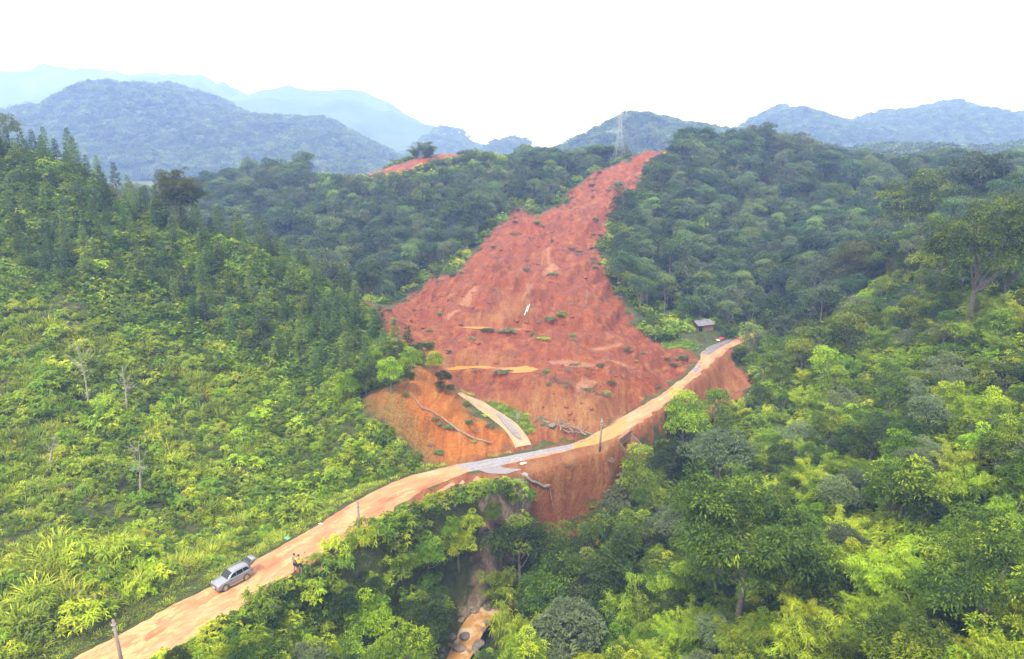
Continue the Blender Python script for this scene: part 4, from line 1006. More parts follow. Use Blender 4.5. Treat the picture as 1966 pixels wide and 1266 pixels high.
# ------------------------------------------------------------------ single trees that stand out
CRR = {id(BL): [2.6, 2.2, 3.0, 2.3, 2.8, 1.7], id(NB): [3.3, 2.7, 2.8, 3.2, 4.6, 4.6]}; CRZ = {id(BL): [4.6, 5.0, 5.4, 4.6, 5.0, 4.6], id(NB): [6.0, 5.4, 5.0, 5.2, 7.0, 7.0]}
def hero(px, py, Y, Rpx, lib, k, label, name='broadleaf_tree', cat='tree', group=None, rz=None):
    """a tree whose crown centre is seen at (px, py) and stands Y metres ahead, rooted in the ground below"""
    ys = np.arange(Y * .8, Y * 1.22, .4); xs_, _, zs_ = ray_at_Y(px, py, ys); gs_ = H(xs_, ys); ds_ = ys * CT - (zs_ - CAM_H) * ST
    z0_ = (5.0, 4.4, 5.6, 5.0, 5.0)[k] / 2.4 if lib is BB else CRZ[id(lib)][k] / CRR[id(lib)][k]
    if py > 500: Y = float(ys[np.argmin(np.abs(zs_ - gs_ - z0_ * Rpx * ds_ / F) + .08 * np.abs(ys - Y))])      # where the crown's height suits its size
    x, y, z = ray_at_Y(px, py, Y); g = gz(x, y); d = y * CT - (z - CAM_H) * ST; R = Rpx * d / F
    rz = rz if rz is not None else (px * 7.3) % 6.28
    if lib is BB:
        s = R / 2.4; zc0 = (5.0, 4.4, 5.6, 5.0, 5.0)[k]; sz = (z - g) / (zc0 * s)
        if sz > 1.4: s *= sz / 1.4; sz = 1.4
        if sz < .6: g = z - zc0 * s * .6; sz = .6
        return tree(k, x, y, g - .1, s, rz, label, group, lib, name, cat, sz)
    s = R / CRR[id(lib)][k]; zc0 = CRZ[id(lib)][k]; t = tree(k, x, y, g - .1, s, rz, label, group, lib, name, cat, 1)
    for ch in t.children:
        if ch.name.startswith('crown'): ch.location = (0, 0, (z - g) / s - zc0)
        else: ch.scale = (1, 1, max(.1, (z - g) / (s * zc0)))
    return t
hero(1135, 1065, 53, 92, NB, 4, 'dark leaved tree standing over the stream below the red slope')
hero(1000, 1035, 54, 66, NB, 3, 'rounded tree with reddish tipped leaves beside the beige cliff')
hero(1235, 905, 70, 46, NB, 1, 'bright green tree right in front of the culvert mouth')
hero(1185, 960, 66, 40, NB, 2, 'grey green tree at the foot of the red slope, below the culvert')
hero(1315, 800, 84, 46, NB, 1, 'green tree with a rounded top standing beside the far stream bank')
hero(1380, 870, 76, 60, NB, 2, 'broad grey green tree behind the bright tipped tree')
hero(1290, 880, 73, 46, NB, 0, 'dark tree between the culvert and the grey green tree')
hero(1440, 1030, 42, 150, NB, 4, 'largest dark tree with bright yellow green tips in the lower middle of the hillside')
hero(1740, 925, 46, 70, NB, 3, 'tree with big drooping leaves above a bare dark trunk')
hero(765, 1262, 37, 66, NB, 1, 'round vivid green bush at the bottom edge, below the road')
hero(1905, 1100, 31, 120, NB, 4, 'dense dark tree at the lower right corner')
hero(1885, 470, 78, 100, NB, 4, 'tall tree on a long bare trunk rising above the right hillside')
hero(1770, 390, 128, 74, NB, 4, 'large round crowned tree high on the right, before the hazy ridge')
hero(1890, 345, 130, 60, NB, 2, 'broad pale crowned tree at the top right, near the picture edge')
hero(345, 362, 108, 42, NB, 5, 'big round brownish green tree on the crest of the left hill')
hero(338, 388, 107, 36, NB, 3, 'green lower crown leaning on the foot of the big round crest tree')
hero(12, 245, 112, 26, BL, 3, 'dark tree at the far left of the skyline')
hero(1184, 368, 198, 16, BL, 1, 'lone tree left standing on the upper landslide')
hero(1650, 505, 120, 50, NB, 5, 'greyish brown bushy tree on the middle right slope')
hero(955, 1105, 52, 36, BB, 0, 'bright green bamboo beside the muddy stream', 'bamboo_clump', 'bamboo')
hero(985, 1185, 47, 40, BB, 1, 'vivid green bamboo hanging over the right bank of the stream', 'bamboo_clump', 'bamboo')
hero(1560, 1210, 34, 58, BB, 2, 'yellow green bamboo clump at the bottom edge, left of the dark corner tree', 'bamboo_clump', 'bamboo')
hero(1205, 1140, 44, 44, BB, 0, 'yellow green bamboo clump right of the dark streamside tree', 'bamboo_clump', 'bamboo')
hero(820, 278, 228, 24, BB, 3, 'tall bamboo clump standing alone on the red crest', 'bamboo_clump', 'bamboo')
hero(799, 284, 229, 17, BB, 4, 'smaller bamboo clump left of the tall one on the crest', 'bamboo_clump', 'bamboo')
hero(750, 712, 83, 24, NB, 1, 'bright green bush overhanging the top of the orange cut')
for px, py, Y, Rp, k in [(700,722,82,24,3),(715,690,86,22,1),(785,690,87,22,1),(812,668,91,20,3),(835,692,88.5,17,1),(852,722,87,15,0),(845,740,86,11,3),(780,722,84,16,0),(670,735,80,24,1),(760,665,92,20,3),(866,745,86.5,9,2)]:
    hero(px, py, Y, Rp, NB, k, 'leafy bush on the spur above the orange cut', 'bush', 'bush', 'bushes above the orange cut')
for px, py, Y, Rp, k in [(1240,1185,42,40,1),(1340,1190,39,42,0),(1430,1215,36,44,2),(1660,1215,32,46,0),(1760,1190,31,44,1)]:
    hero(px, py, Y, Rp, BB, k, 'yellow green bamboo along the bottom of the right hillside', 'bamboo_clump', 'bamboo', 'bamboo along the bottom edge')
for px, py, Y, Rp, k in [(1060,1130,50,60,1),(1080,1220,44,70,2),(1010,1255,40,46,1),(1300,1010,60,50,2),(1240,1010,62,44,3),(1150,1200,44,60,3),(820,1120,51,36,0),(805,1205,47,48,0),(800,1180,48,50,3),(700,1180,46,48,1),(640,1160,47,40,3),(1020,1150,50,40,3),(880,1035,58,32,1),(820,1055,56,32,1),(945,982,63,19,1),(985,955,66.5,14,1),(905,1000,61,22,1),(865,1012,60,20,1),(770,1080,55,30,1),(700,1120,52,30,0),(1120,1130,49,46,2),(935,1262,42,22,3)]:
    hero(px, py, Y, Rp, NB, k, 'leafy tree on the lower bank beside the stream' if py > 1105 else 'leafy bush on the brink below the road shoulder', 'broadleaf_tree' if py > 1105 else 'bush', 'tree' if py > 1105 else 'bush', 'trees crowding the stream bank' if py > 1105 else 'bushes on the brink')

# bare trees on the left hillside
def bare_tree(px, py, hpx, lean, label, seed):
    x, y = cast(px, py, H); g = float(H(np.array([x]), np.array([y]))[0]); d = y * CT - (g - CAM_H) * ST; h = hpx * d / F * 1.08
    r = random.Random(seed); t = bpy.data.objects.new('bare_tree', None); COL.objects.link(t); t.location = (x, y, g - .2); t['label'] = label; t['category'] = 'tree'; t['group'] = 'bare trees on the left hillside'
    m = MB(); f = lambda u: (lean * h * u ** 1.3, .04 * h * math.sin(3 * u), h * u)
    m.tube([f(u) for u in (0, .25, .5, .75, 1)], [.13, .11, .08, .05, .015], 6); link('trunk', m.mesh('trunk', MT['bark_pale'], True), t)
    b = MB()
    for i in range(16):
        u = r.uniform(.45, .97); p = np.array(f(u)); a = r.uniform(0, 6.28); l = h * r.uniform(.1, .28) * (1.2 - u * .7)
        q = p + np.array((math.cos(a) * l, math.sin(a) * l, l * r.uniform(.3, .9))); b.tube([p, (p + q) / 2 + np.array((0, 0, -.04 * h)), q], [.035, .025, .01], 4, False)
        for j in range(4):
            a2 = a + r.uniform(-1, 1); s_ = p + (q - p) * r.uniform(.3, 1); b.tube([s_, s_ + np.array((math.cos(a2), math.sin(a2), r.uniform(.2, .9))) * l * .45], [.016, .006], 3, False)
    link('branches', b.mesh('branches', MT['bark_pale']), t)
bare_tree(270, 965, 115, .10, 'tall leafless pale tree in the middle of the reeds, above the parked car', 1)
bare_tree(172, 790, 120, -.04, 'leafless pale tree with thin twigs higher up the reed slope', 2)
bare_tree(95, 908, 70, .28, 'small leaning leafless tree near the left edge', 3)
bare_tree(245, 800, 90, .03, 'slim leafless tree right of the other bare tree high on the reeds', 4)
bare_tree(1000, 1000, 45, .2, 'dead bare shrub beside the concrete gutter on the red slope', 5)
bare_tree(1125, 588, 28, .1, 'thin bare tree stuck in the right flank of the slide', 6)

# ------------------------------------------------------------------ torn shrubs lying on the slide
SHM = [tuft_mesh('foliage', 801, 46, .8, 1.0, .34, MT['leaf_forest'], 9, .4), tuft_mesh('foliage', 802, 44, .6, 1.1, .34, MT['leaf_grey'], 9, .35), tuft_mesh('foliage', 803, 40, .9, .9, .34, MT['leaf_fern'], 9, .35), tuft_mesh('foliage', 804, 34, .5, 1.1, .32, MT['leaf_dry'], 8, .25)]
def snag(seed):
    r = random.Random(seed); m = MB()
    for i in range(6):
        a = r.uniform(0, 6.28); l = r.uniform(.7, 1.4); m.tube([(0, 0, .05), (math.cos(a) * l * .5, math.sin(a) * l * .5, r.uniform(.1, .4)), (math.cos(a) * l, math.sin(a) * l, r.uniform(.05, .7))], [.05, .035, .015], 4, False)
    return m.mesh('branches', MT['bark'])
SNAG = [snag(i) for i in range(3)]
SHR = [(1139,362,8,0,'l'),(1138,383,5,0,''),(1090,391,7,0,'l'),(1025,409,8,0,'l'),(1031,436,9,0,''),(1040,443,6,1,''),(1061,452,5,1,''),(1060,466,6,0,''),(989,421,6,1,''),(989,433,6,0,''),(989,454,9,1,'l'),(947,481,5,0,''),(956,476,6,3,'l'),(1026,460,4,0,''),(1097,481,8,0,'l'),(1112,485,7,0,'l'),(1097,451,5,3,''),(1007,520,9,0,'l'),(1062,529,9,0,'l'),(1127,520,8,3,''),(908,541,8,3,'l'),(845,545,7,3,''),(845,604,8,0,''),(794,598,5,0,''),(1136,572,8,3,''),(1110,580,4,0,''),(1055,616,13,1,''),(1036,620,10,3,'l'),(1079,610,13,2,''),(824,638,8,0,''),(935,637,11,0,'l'),(977,646,13,1,'t'),(960,640,8,1,'l'),(1100,646,6,0,'t'),(1100,655,8,1,''),(1043,653,12,2,'l'),(908,653,8,1,'t'),(861,680,7,1,'t'),(840,680,6,2,''),(966,717,15,1,'l'),(913,718,9,3,'l'),(1028,716,9,3,'l'),(1046,721,7,1,''),(1053,741,7,1,''),(1067,735,10,3,'l'),(1082,743,6,3,''),(1104,702,9,1,'l'),(1125,709,6,1,''),(1154,704,10,1,''),(1201,673,12,1,'l'),(1232,679,7,1,'l'),(1222,701,5,2,''),(1281,694,8,1,''),(1292,706,8,0,''),(1305,702,7,3,''),(1261,747,8,1,'l'),(1157,759,13,3,'l'),(1164,757,9,2,''),(1120,747,7,3,'l'),(1174,738,9,1,''),(946,738,7,1,'l'),(1038,806,8,1,'t'),(1048,818,9,1,''),(1300,690,9,3,''),(1010,500,6,3,''),(1075,505,5,3,''),(870,570,5,3,''),(930,575,5,3,''),(1180,600,5,3,''),(1160,625,6,3,''),(1140,455,6,0,''),(1165,430,5,0,''),(1110,420,5,3,''),(1070,400,8,0,'l'),(1010,408,7,0,''),
 (896,781,9,2,'t'),(900,815,9,0,''),(912,831,9,3,''),(941,818,11,1,''),(862,824,12,0,'l'),(845,815,10,1,''),(835,810,8,0,''),(910,852,7,2,''),(779,767,8,2,'t'),(842,871,11,0,''),(825,855,8,3,''),(930,800,8,2,'l'),(918,795,8,2,''),(1170,900,10,3,''),(1185,925,9,3,''),(1090,900,8,3,'l'),(1135,980,9,2,'')]
for i, (px, py, rp, k, sh) in enumerate(SHR):
    x, y = cast(px, py, H); g = float(H(np.array([x]), np.array([y]))[0]); d = y * CT - (g - CAM_H) * ST; s = .82 * rp * d / F
    zone = 'on the orange cut bank' if (px < 945 and py > 760) else 'on the red slope below the road' if py > 870 else 'high on the landslide' if py < 500 else 'halfway down the landslide' if py < 632 else 'on the flat red mud of the lower slide'
    t = bpy.data.objects.new('torn_shrub', None); COL.objects.link(t); t.location = (x, y, g); t.rotation_euler = (0, 0, i * 1.7)
    t.scale = (s * 1.1, s * 1.1, s * (.6 if sh == 'l' else 1.5 if sh == 't' else .9))
    if sh == 'l': t.scale = (s * 1.5, s * .9, s * .6); t.rotation_euler = (0, 0, .35 * math.sin(i * 2.1))
    t['label'] = ('dark green', 'grey green', 'yellow green', 'brown withered')[k] + {'l': ' flattened', 't': ' upright', '': ' low'}[sh] + ' shrub lying ' + zone
    t['category'] = 'shrub'; t['group'] = 'torn shrubs ' + zone
    link('foliage', SHM[k], t); link('branches', SNAG[i % 3], t)

# ------------------------------------------------------------------ clods and rocks
def rock_mesh(name, seed, mat, sq=.7):
    bm_ = __import__('bmesh').new(); __import__('bmesh').ops.create_icosphere(bm_, subdivisions=2, radius=1); r = np.random.default_rng(seed); o3 = r.uniform(0, 9, 3)
    for v in bm_.verts:
        k = 1 + .45 * float(fbm(np.array([v.co.x * 1.3 + o3[0] + v.co.z]), np.array([v.co.y * 1.3 + o3[1] - v.co.z * .7]), 3, 2)[0]); v.co *= k; v.co.z *= sq
    me = bpy.data.meshes.new(name); bm_.to_mesh(me); bm_.free(); me.materials.append(mat); return me
MT['rock'] = plain('river_rock', (.16,.12,.09), .8, nscale=2, namp=.35, bump=.05)
MT['rock_dark'] = plain('dark_rock', (.12,.10,.09), .8, nscale=2, namp=.35, bump=.05)
MT['clod'] = plain('red_clod', (.17,.045,.02), .85, nscale=2, namp=.4, bump=.06)
g = np.random.default_rng(15); X1, Y1 = cand(-45, 60, 76, 200, 1.6, 15); Z, m, bare, left, right, mid, gul = zones(X1, Y1)
ok = (m['slide'] < -1) & (m['road'] > 1.2) & (m['path'] > 1) & (m['grass'] > 1) & (g.uniform(0, 1, len(X1)) < .35 + .3 * fbm(X1 / 8, Y1 / 8, 2, 2)) & (np.min([sdf(p, X1, Y1) for p in PUD], 0) > .3)
CL = [src('clod', rock_mesh('clod', i, MT['clod'], .55)) for i in range(3)]
n = int(ok.sum()); scatter('debris', np.stack([X1[ok], Y1[ok], Z[ok]], -1), g.uniform(0, 6.28, n), g.uniform(.1, .42, n) * g.uniform(.5, 1.2, n), g.integers(0, 3, n), CL, kind='stuff', label='clods of red earth strewn over the landslide')
RKM = [rock_mesh('stone', 10 + i, MT['rock'] if i < 3 else MT['rock_dark'], .7) for i in range(5)]
for i in range(110):
    j = int(g.integers(4, len(sx) - 2)) if i < 60 else int(g.integers(len(sx) - 45, len(sx) - 2)); off = g.choice((-1, 1)) * g.uniform(.3, 1.7); x, y = sx[j] + nxx[j] * off, sy[j] + nyy[j] * off; s = g.uniform(.18, .55)
    z = max(float(H(np.array([x]), np.array([y]))[0]), sz[j] - .2)
    if z > sz[j] + .9: continue
    o = link('stone', RKM[int(g.integers(5))], None, (x, y, z), g.uniform(0, 6.28), (s, s * g.uniform(.6, 1), s * .8), label='water worn stone lying in the muddy stream bed', category='stone', group='stones along the stream')
cx, cy_ = cast(1352, 750, H)
s_, zz_ = linedist([tuple(q) for q in STREAM], np.array([cx]), np.array([cy_]))
link('boulder', RKM[3], None, (cx, cy_, float(zz_[0]) + .1), .4, (1.2, .8, .7), label='dark boulder in the white water of the far stream', category='boulder')

# broken brush: a ragged fringe along the slide's edges and strewn in lines over it
g = np.random.default_rng(19); X1, Y1 = cand(-50, 75, 76, 240, 1.15, 19); Z, m, bare, left, right, mid, gul = zones(X1, Y1); sl_ = sdf(SLIDE, X1, Y1)
edge = (sl_ < .8) & (sl_ > -3.6) & (Y1 > 104); ln_ = np.abs(fbm(X1 / 14, Y1 / 6, 66, 3)) < .03
ok = (edge & (g.uniform(0, 1, len(X1)) < .45 + sl_ * .12) | (sl_ < -3) & ln_ & (g.uniform(0, 1, len(X1)) < .22)) & (m['road'] > 2) & (m['path'] > 2.5) & (m['grass'] > 1) & (m['cut'] > 1) & (np.min([sdf(p, X1, Y1) for p in PUD], 0) > .5)
n = int(ok.sum()); BR = [src('brush', SHM[0]), src('brush', SHM[1]), src('brush', SHM[3]), src('brush', SNAG[0]), src('brush', SNAG[1])]
scatter('debris', np.stack([X1[ok], Y1[ok], Z[ok]], -1), g.uniform(0, 6.28, n), g.uniform(.25, .9, n), g.choice(5, n, p=[.18, .2, .3, .16, .16]), BR, kind='stuff', label='broken brush and branches fringing the landslide')

# heap of uprooted trunks by the road
hx, hy = cast(1090, 828, H); g = np.random.default_rng(21)
MT['drift'] = plain('driftwood', (.20,.14,.10), .85, nscale=4, namp=.4)
for i in range(22):
    a = g.normal(2.75, .55) if i > 5 else g.uniform(0, 6.28); l = g.uniform(1.2, 3.4); ex, ey = math.cos(a), math.sin(a); ox, oy = g.normal(0, 1.5), g.normal(0, .5)
    zb = float(H(np.array([hx + ox]), np.array([hy + oy]))[0]); t0 = g.uniform(.1, .75)
    m = MB(); k = g.normal(0, .12 * l); m.tube([(-l / 2 * ex, -l / 2 * ey, 0), (-k * ey, k * ex, t0 * .4), (l / 2 * ex, l / 2 * ey, t0)], [g.uniform(.05, .10), .05, .02], 5)
    for q in range(3):
        u = g.uniform(-.1, .45); b = np.array((ex * l * u, ey * l * u, t0 * (.5 + u))); aa = a + g.uniform(-1, 1); m.tube([b, b + np.array((math.cos(aa), math.sin(aa), g.uniform(.2, .9))) * l * .22], [.03, .01], 4, False)
    link('fallen_trunk', m.mesh('fallen_trunk', MT['drift']), None, (hx + ox, hy + oy, zb + .1 + .12 * (i % 5)), 0, None, label='bleached uprooted trunk in the tangled heap beside the muddy road', category='trunk', group='uprooted trunks in the heap')
link('root_plate', rock_mesh('root_plate', 44, MT['rock_dark'], .6), None, (hx - 2.0, hy - .2, float(H(np.array([hx - 2.0]), np.array([hy - .2]))[0]) + .2), 0, .55, label='dark root ball at the left end of the trunk heap', category='root ball')
# long trunk on the cut bank
pts = []
for px, py in [(788,764),(812,788),(828,800),(850,815),(880,830),(910,846),(943,855)]:
    x, y = cast(px, py, H); pts.append((x, y, float(H(np.array([x]), np.array([y]))[0]) + .22))
o0 = pts[0]; m = MB(); m.tube([(p[0] - o0[0], p[1] - o0[1], p[2] - o0[2]) for p in pts], [.05, .08, .10, .11, .12, .13, .13], 6)
link('fallen_trunk', m.mesh('fallen_trunk', MT['drift']), None, o0, label='long thin tree trunk lying diagonally down the orange cut bank', category='trunk')
# white pipes on the slide
MT['white'] = plain('white_plastic', (.75,.75,.76), .5, nscale=3, namp=.1)
for i, (a, b) in enumerate([((1013, 593), (1007, 608)), ((1017, 590), (1012, 604))]):
    p, q = cast(*a, H), cast(*b, H); zp_, zq_ = float(H(np.array([p[0]]), np.array([p[1]]))[0]) + .2, float(H(np.array([q[0]]), np.array([q[1]]))[0]) + .2
    m = MB(); m.tube([(0, 0, 0), (q[0] - p[0], q[1] - p[1], zq_ - zp_)], .055, 8); link('pipe', m.mesh('pipe', MT['white'], True), None, (p[0], p[1], zp_), label='white pipe lying down the slide, ' + ('left and lower of the pair' if i == 0 else 'right and upper of the pair'), category='pipe', group='white pipes on the slide')
# ------------------------------------------------------------------ posts, poles, culvert, shed
MT['concrete'] = plain('concrete', (.24,.21,.19), .85, nscale=3, namp=.25, bump=.02)
MT['pole'] = plain('pole_concrete', (.20,.15,.13), .85, nscale=2, namp=.3)
MT['steel'] = plain('galvanised_steel', (.34,.36,.38), .5, .5)
MT['wood'] = plain('old_wood', (.16,.10,.06), .85, nscale=5, namp=.4)
MT['mud_wall'] = plain('stained_concrete', (.20,.10,.06), .8, nscale=1.2, namp=.4, bump=.04)
MT['dark'] = plain('hollow_shade', (.03,.02,.016), .95)
MT['red'] = plain('red_cloth', (.55,.05,.04), .6); MT['blue'] = plain('blue_sheet', (.10,.25,.55), .5); MT['teal'] = plain('green_sheet', (.08,.42,.28), .5)
def pole(x, y, z, py_top, dx, label):
    ys = np.linspace(z, z + 14, 400); pp = proj(np.full(400, x), np.full(400, y), ys)[1]; h = float(ys[np.argmin(abs(pp - py_top))] - z)
    t = bpy.data.objects.new('power_pole', None); COL.objects.link(t); t.location = (x, y, z - .3); t['label'] = label; t['category'] = 'pole'; t['group'] = 'poles along the road'
    m = MB(); m.tube([(0, 0, 0), (dx * .5, 0, h * .5), (dx, 0, h + .3)], [.15, .12, .09], 8); link('post', m.mesh('post', MT['pole'], True), t)
    m = MB(); m.box((dx * .97, 0, h - .05), (.26, .26, .05)); m.box((dx * .95, 0, h - .4), (.24, .24, .04)); link('clamp', m.mesh('clamp', MT['steel']), t)
x, y, _ = ray_at_z(241, 1304, 0); pole(x, y, 0, 1190, -.18, 'concrete pole cut off by the bottom edge, nearest of the roadside poles')
x, y, _ = ray_at_z(691, 1032, 0); pole(x, y, 0, 963, 0, 'thin dark concrete pole on the right road edge beyond the two people')
x, y, _ = ray_at_z(1151, 867, 0); pole(x, y, gz(x, y), 804, .15, 'leaning dark pole by the orange puddle near the culvert')
for i, (px, py, w_) in enumerate([(306,1262,'bottom edge of the picture'),(411,1214,'bottom left bushes'),(487,1163,'bushes right of the parked car'),(611,1083,'verge just beyond the two people'),(640,1060,'verge short of the thin pole'),(652,1052,'verge right beside the thin pole')]):
    x, y, _ = ray_at_z(px + 3, py + 3, 0); t = bpy.data.objects.new('marker_post', None); COL.objects.link(t); t.location = (x + .15, y, gz(x + .15, y) - .1); t['label'] = 'short white roadside marker post at the ' + w_; t['category'] = 'marker post'; t['group'] = 'marker posts on the right road edge'
    link('post', MB().box((0, 0, .45), (.16, .16, .9), 0, .9).mesh('post', MT['concrete']), t); link('cap', MB().box((0, 0, .94), (.15, .15, .08), 0, .6).mesh('cap', MT['red']), t)
# culvert with two sloping wing walls
A, B_, C_, D_ = [ray_at_z(*q) for q in [(1185,846,-.05),(1216,882,-3.0),(1207,829,-.05),(1241,863,-2.6)]]
t = bpy.data.objects.new('culvert', None); COL.objects.link(t); t.location = (A[0], A[1], 0); t['label'] = 'stained concrete culvert mouth with sloping wing walls under the road'; t['category'] = 'culvert'
def wing(P, Q, nm):
    P = np.array(P); Q = np.array(Q); d = Q - P; nrm = np.array((-d[1], d[0])) / math.hypot(d[0], d[1]) * .17; V = []
    for p, zt in ((P, P[2]), (Q, Q[2])):
        for sg in (-1, 1):
            V += [(p[0] + sg * nrm[0] - A[0], p[1] + sg * nrm[1] - A[1], zt), (p[0] + sg * nrm[0] - A[0], p[1] + sg * nrm[1] - A[1], -4.8)]
    m = MB(); m.add(V, [(0, 2, 6, 4), (0, 1, 3, 2), (4, 6, 7, 5), (0, 4, 5, 1), (2, 3, 7, 6)])
    w_ = link(nm, m.mesh(nm, MT['mud_wall']), t)
    V2 = [(v[0], v[1], v[2] + dz) for dz in (.005, .12) for v in (V[0], V[2], V[6], V[4])]
    link('coping', MB().add(V2, [(0, 3, 2, 1), (4, 5, 6, 7), (0, 1, 5, 4), (1, 2, 6, 5), (2, 3, 7, 6), (3, 0, 4, 7)]).mesh('coping', MT['concrete']), w_)
wing(A, B_, 'wing_wall'); wing(C_, D_, 'wing_wall')
ax, ay = A[0], A[1]; ex, ey = C_[0] - ax, C_[1] - ay; L_ = math.hypot(ex, ey); ang = math.atan2(ey, ex); nx_, ny_ = ey / L_, -ex / L_     # out of the road
def wall_box(u0, u1, z0, z1, d0, d1, nm, mt):
    um, dm = (u0 + u1) / 2, (d0 + d1) / 2; return link(nm, MB().box((ex / L_ * um + nx_ * dm, ey / L_ * um + ny_ * dm, (z0 + z1) / 2), (u1 - u0, d1 - d0, z1 - z0), ang).mesh(nm, mt), t)
wall_box(0, L_, -.9, .18, -.05, .3, 'head_beam', MT['mud_wall'])
wall_box(.1, L_ * .44, -4.7, -.9, -.3, -.05, 'opening_shade', MT['dark']); wall_box(L_ * .44, L_ * .52, -4.7, -.9, -.2, .1, 'pier', MT['mud_wall']); wall_box(L_ * .52, L_ - .1, -4.7, -.9, -.3, -.05, 'opening_shade', MT['dark'])  # solid near-black boxes, their colour standing in for shade inside the culvert
wall_box(-.1, L_ + .1, -4.9, -4.5, -.3, 5, 'floor', MT['mud_wall'])
# concrete gutter down the red slope
pts = [cast(px, py, H) for px, py in [(1003,914),(1014,921),(1028,936),(1042,954),(1053,968),(1062,978)]]
pr = resample(pts, 24); gr = np.gradient(pr, axis=0); gn = np.stack([-gr[:, 1], gr[:, 0]], -1); gn /= np.linalg.norm(gn, axis=1, keepdims=True)
zc_ = np.array([gz(*p) for p in pr]); V = []
for off, dz in ((-.32, -.1), (-.32, .16), (-.22, .16), (-.2, .06), (.2, .06), (.22, .16), (.32, .16), (.32, -.1)):
    V.append(np.c_[pr + gn * off * .8, zc_ + dz])
V = np.stack(V, 1).reshape(-1, 3); I = np.arange(24 * 8).reshape(24, 8)
link('gutter', mesh_np('gutter', V, np.stack([I[:-1, :-1], I[:-1, 1:], I[1:, 1:], I[1:, :-1]], -1).reshape(-1, 4), MT['concrete']), label='pale concrete gutter running down the red slope below the road', category='gutter')
# grey wet runoff beside the road
def sheet(px_pts, mat, lift, **pr_):
    w_ = [cast(a, b, H) for a, b in px_pts]; L2 = resample(w_ + [w_[0]], 41)[:-1]; c = L2.mean(0); rings = [c + (L2 - c) * k * (1 + .08 * fbm(np.arange(40) / 2.5, np.zeros(40), 5, 2))[:, None] for k in (.5, 1.0)]
    P2 = np.concatenate([[c]] + rings); z2 = H(P2[:, 0], P2[:, 1]) + lift
    Fc = [(0, 1 + i, 1 + (i + 1) % 40, 1 + (i + 1) % 40) for i in range(40)]; me = bpy.data.meshes.new('m')
    me.from_pydata(np.c_[P2, z2].tolist(), [], [(0, 1 + i, 1 + (i + 1) % 40) for i in range(40)] + [(1 + i, 41 + i, 41 + (i + 1) % 40, 1 + (i + 1) % 40) for i in range(40)]); me.materials.append(mat); return me
MT['wet'] = plain('wet_silt', (.15,.125,.13), .2, nscale=2, namp=.2); MT['pale_mud'] = plain('pale_mud', (.31,.15,.08), .6, nscale=2, namp=.25)
link('pavement', sheet([(885,893),(940,886),(965,900),(1000,905),(975,913),(940,911),(912,904)], MT['wet'], .05), kind='structure', label='grey wet asphalt washed clean beside the road')
link('path', sheet([(952,797),(957,797),(978,815),(998,838),(1000,848),(990,842),(968,820)], MT['wet'], .2), kind='structure', label='grey wet strip along the lower edge of the side path')
for i, q in enumerate([[(915,918),(930,925),(935,937),(920,934),(908,925)], [(880,935),(888,925),(892,927),(885,940)], [(840,948),(868,930),(875,932),(850,948)], [(950,922),(965,919),(965,924),(952,926)]]):
    link('ground', sheet(q, MT['pale_mud'], .04), kind='structure', label='pale streak of silt on the road shoulder')
# litter
LIT = [(879,957,.75,'white','large crumpled white plastic sheet on the shoulder brink'),(888,953,.5,'white','white rag right of the large plastic sheet'),(860,966,.45,'white','pale plastic scrap left of the large white sheet'),(836,977,.35,'white','small white bag between the blue and the large white sheet'),
 (796,990,.5,'blue','blue plastic sheet crumpled at the verge'),(813,986,.28,'red','small red scrap beside the blue plastic'),(806,993,.22,'white','white scrap below the blue plastic'),(923,943,.32,'white','white bag farthest right along the shoulder litter'),(904,947,.36,'white','whitish bag left of the farthest one on the shoulder'),
 (758,1006,.26,'white','small white litter near the thin pole end of the verge'),(678,1037,.2,'white','tiny white litter at the foot of the thin pole'),(552,1036,.26,'teal','green plastic bag in the grass left of the road'),(1004,892,.4,'white','white block on the red mud below the wet asphalt'),(1000,886,.2,'white','small white slab just above the white block'),
 (616,1012,.2,'white','white scrap in the ditch left of the road'),(1385,652,.8,'red','red bundle at the far end of the road near the shed'),(1378,655,.5,'white','white and blue bundle left of the red one at the far road end'),(1396,672,.4,'red','red scrap at the right edge of the far road')]
for i, (px, py, s, mt, lb) in enumerate(LIT):
    x, y = cast(px, py, H); me = rock_mesh('litter', 60 + i, MT[mt], .45)
    bag = 'litter' not in lb; nm = 'plastic_sheet' if 'sheet' in lb or 'blue plastic c' in lb else 'bundle' if 'bundle' in lb else 'concrete_block' if 'block on' in lb else 'slab' if 'slab' in lb else 'bag' if 'bag' in lb else 'scrap'
    link(nm, me, None, (x, y, gz(x, y) + .08), i * 1.1, (s, s * .6, s * (.35 if s < .7 else .3)), label=lb, category=nm.replace('_', ' '))
x, y = cast(994, 806, H); t = bpy.data.objects.new('milestone', None); COL.objects.link(t); t.location = (x, y, gz(x, y) - .1); t['label'] = 'small pale milestone with a dark top on the grass strip'; t['category'] = 'milestone'
link('stone', MB().box((0, 0, .4), (.45, .25, .8), .3, .85).mesh('stone', MT['concrete']), t); link('cap', MB().box((0, 0, .86), (.38, .22, .12), .3, .6).mesh('cap', MT['rock_dark']), t)
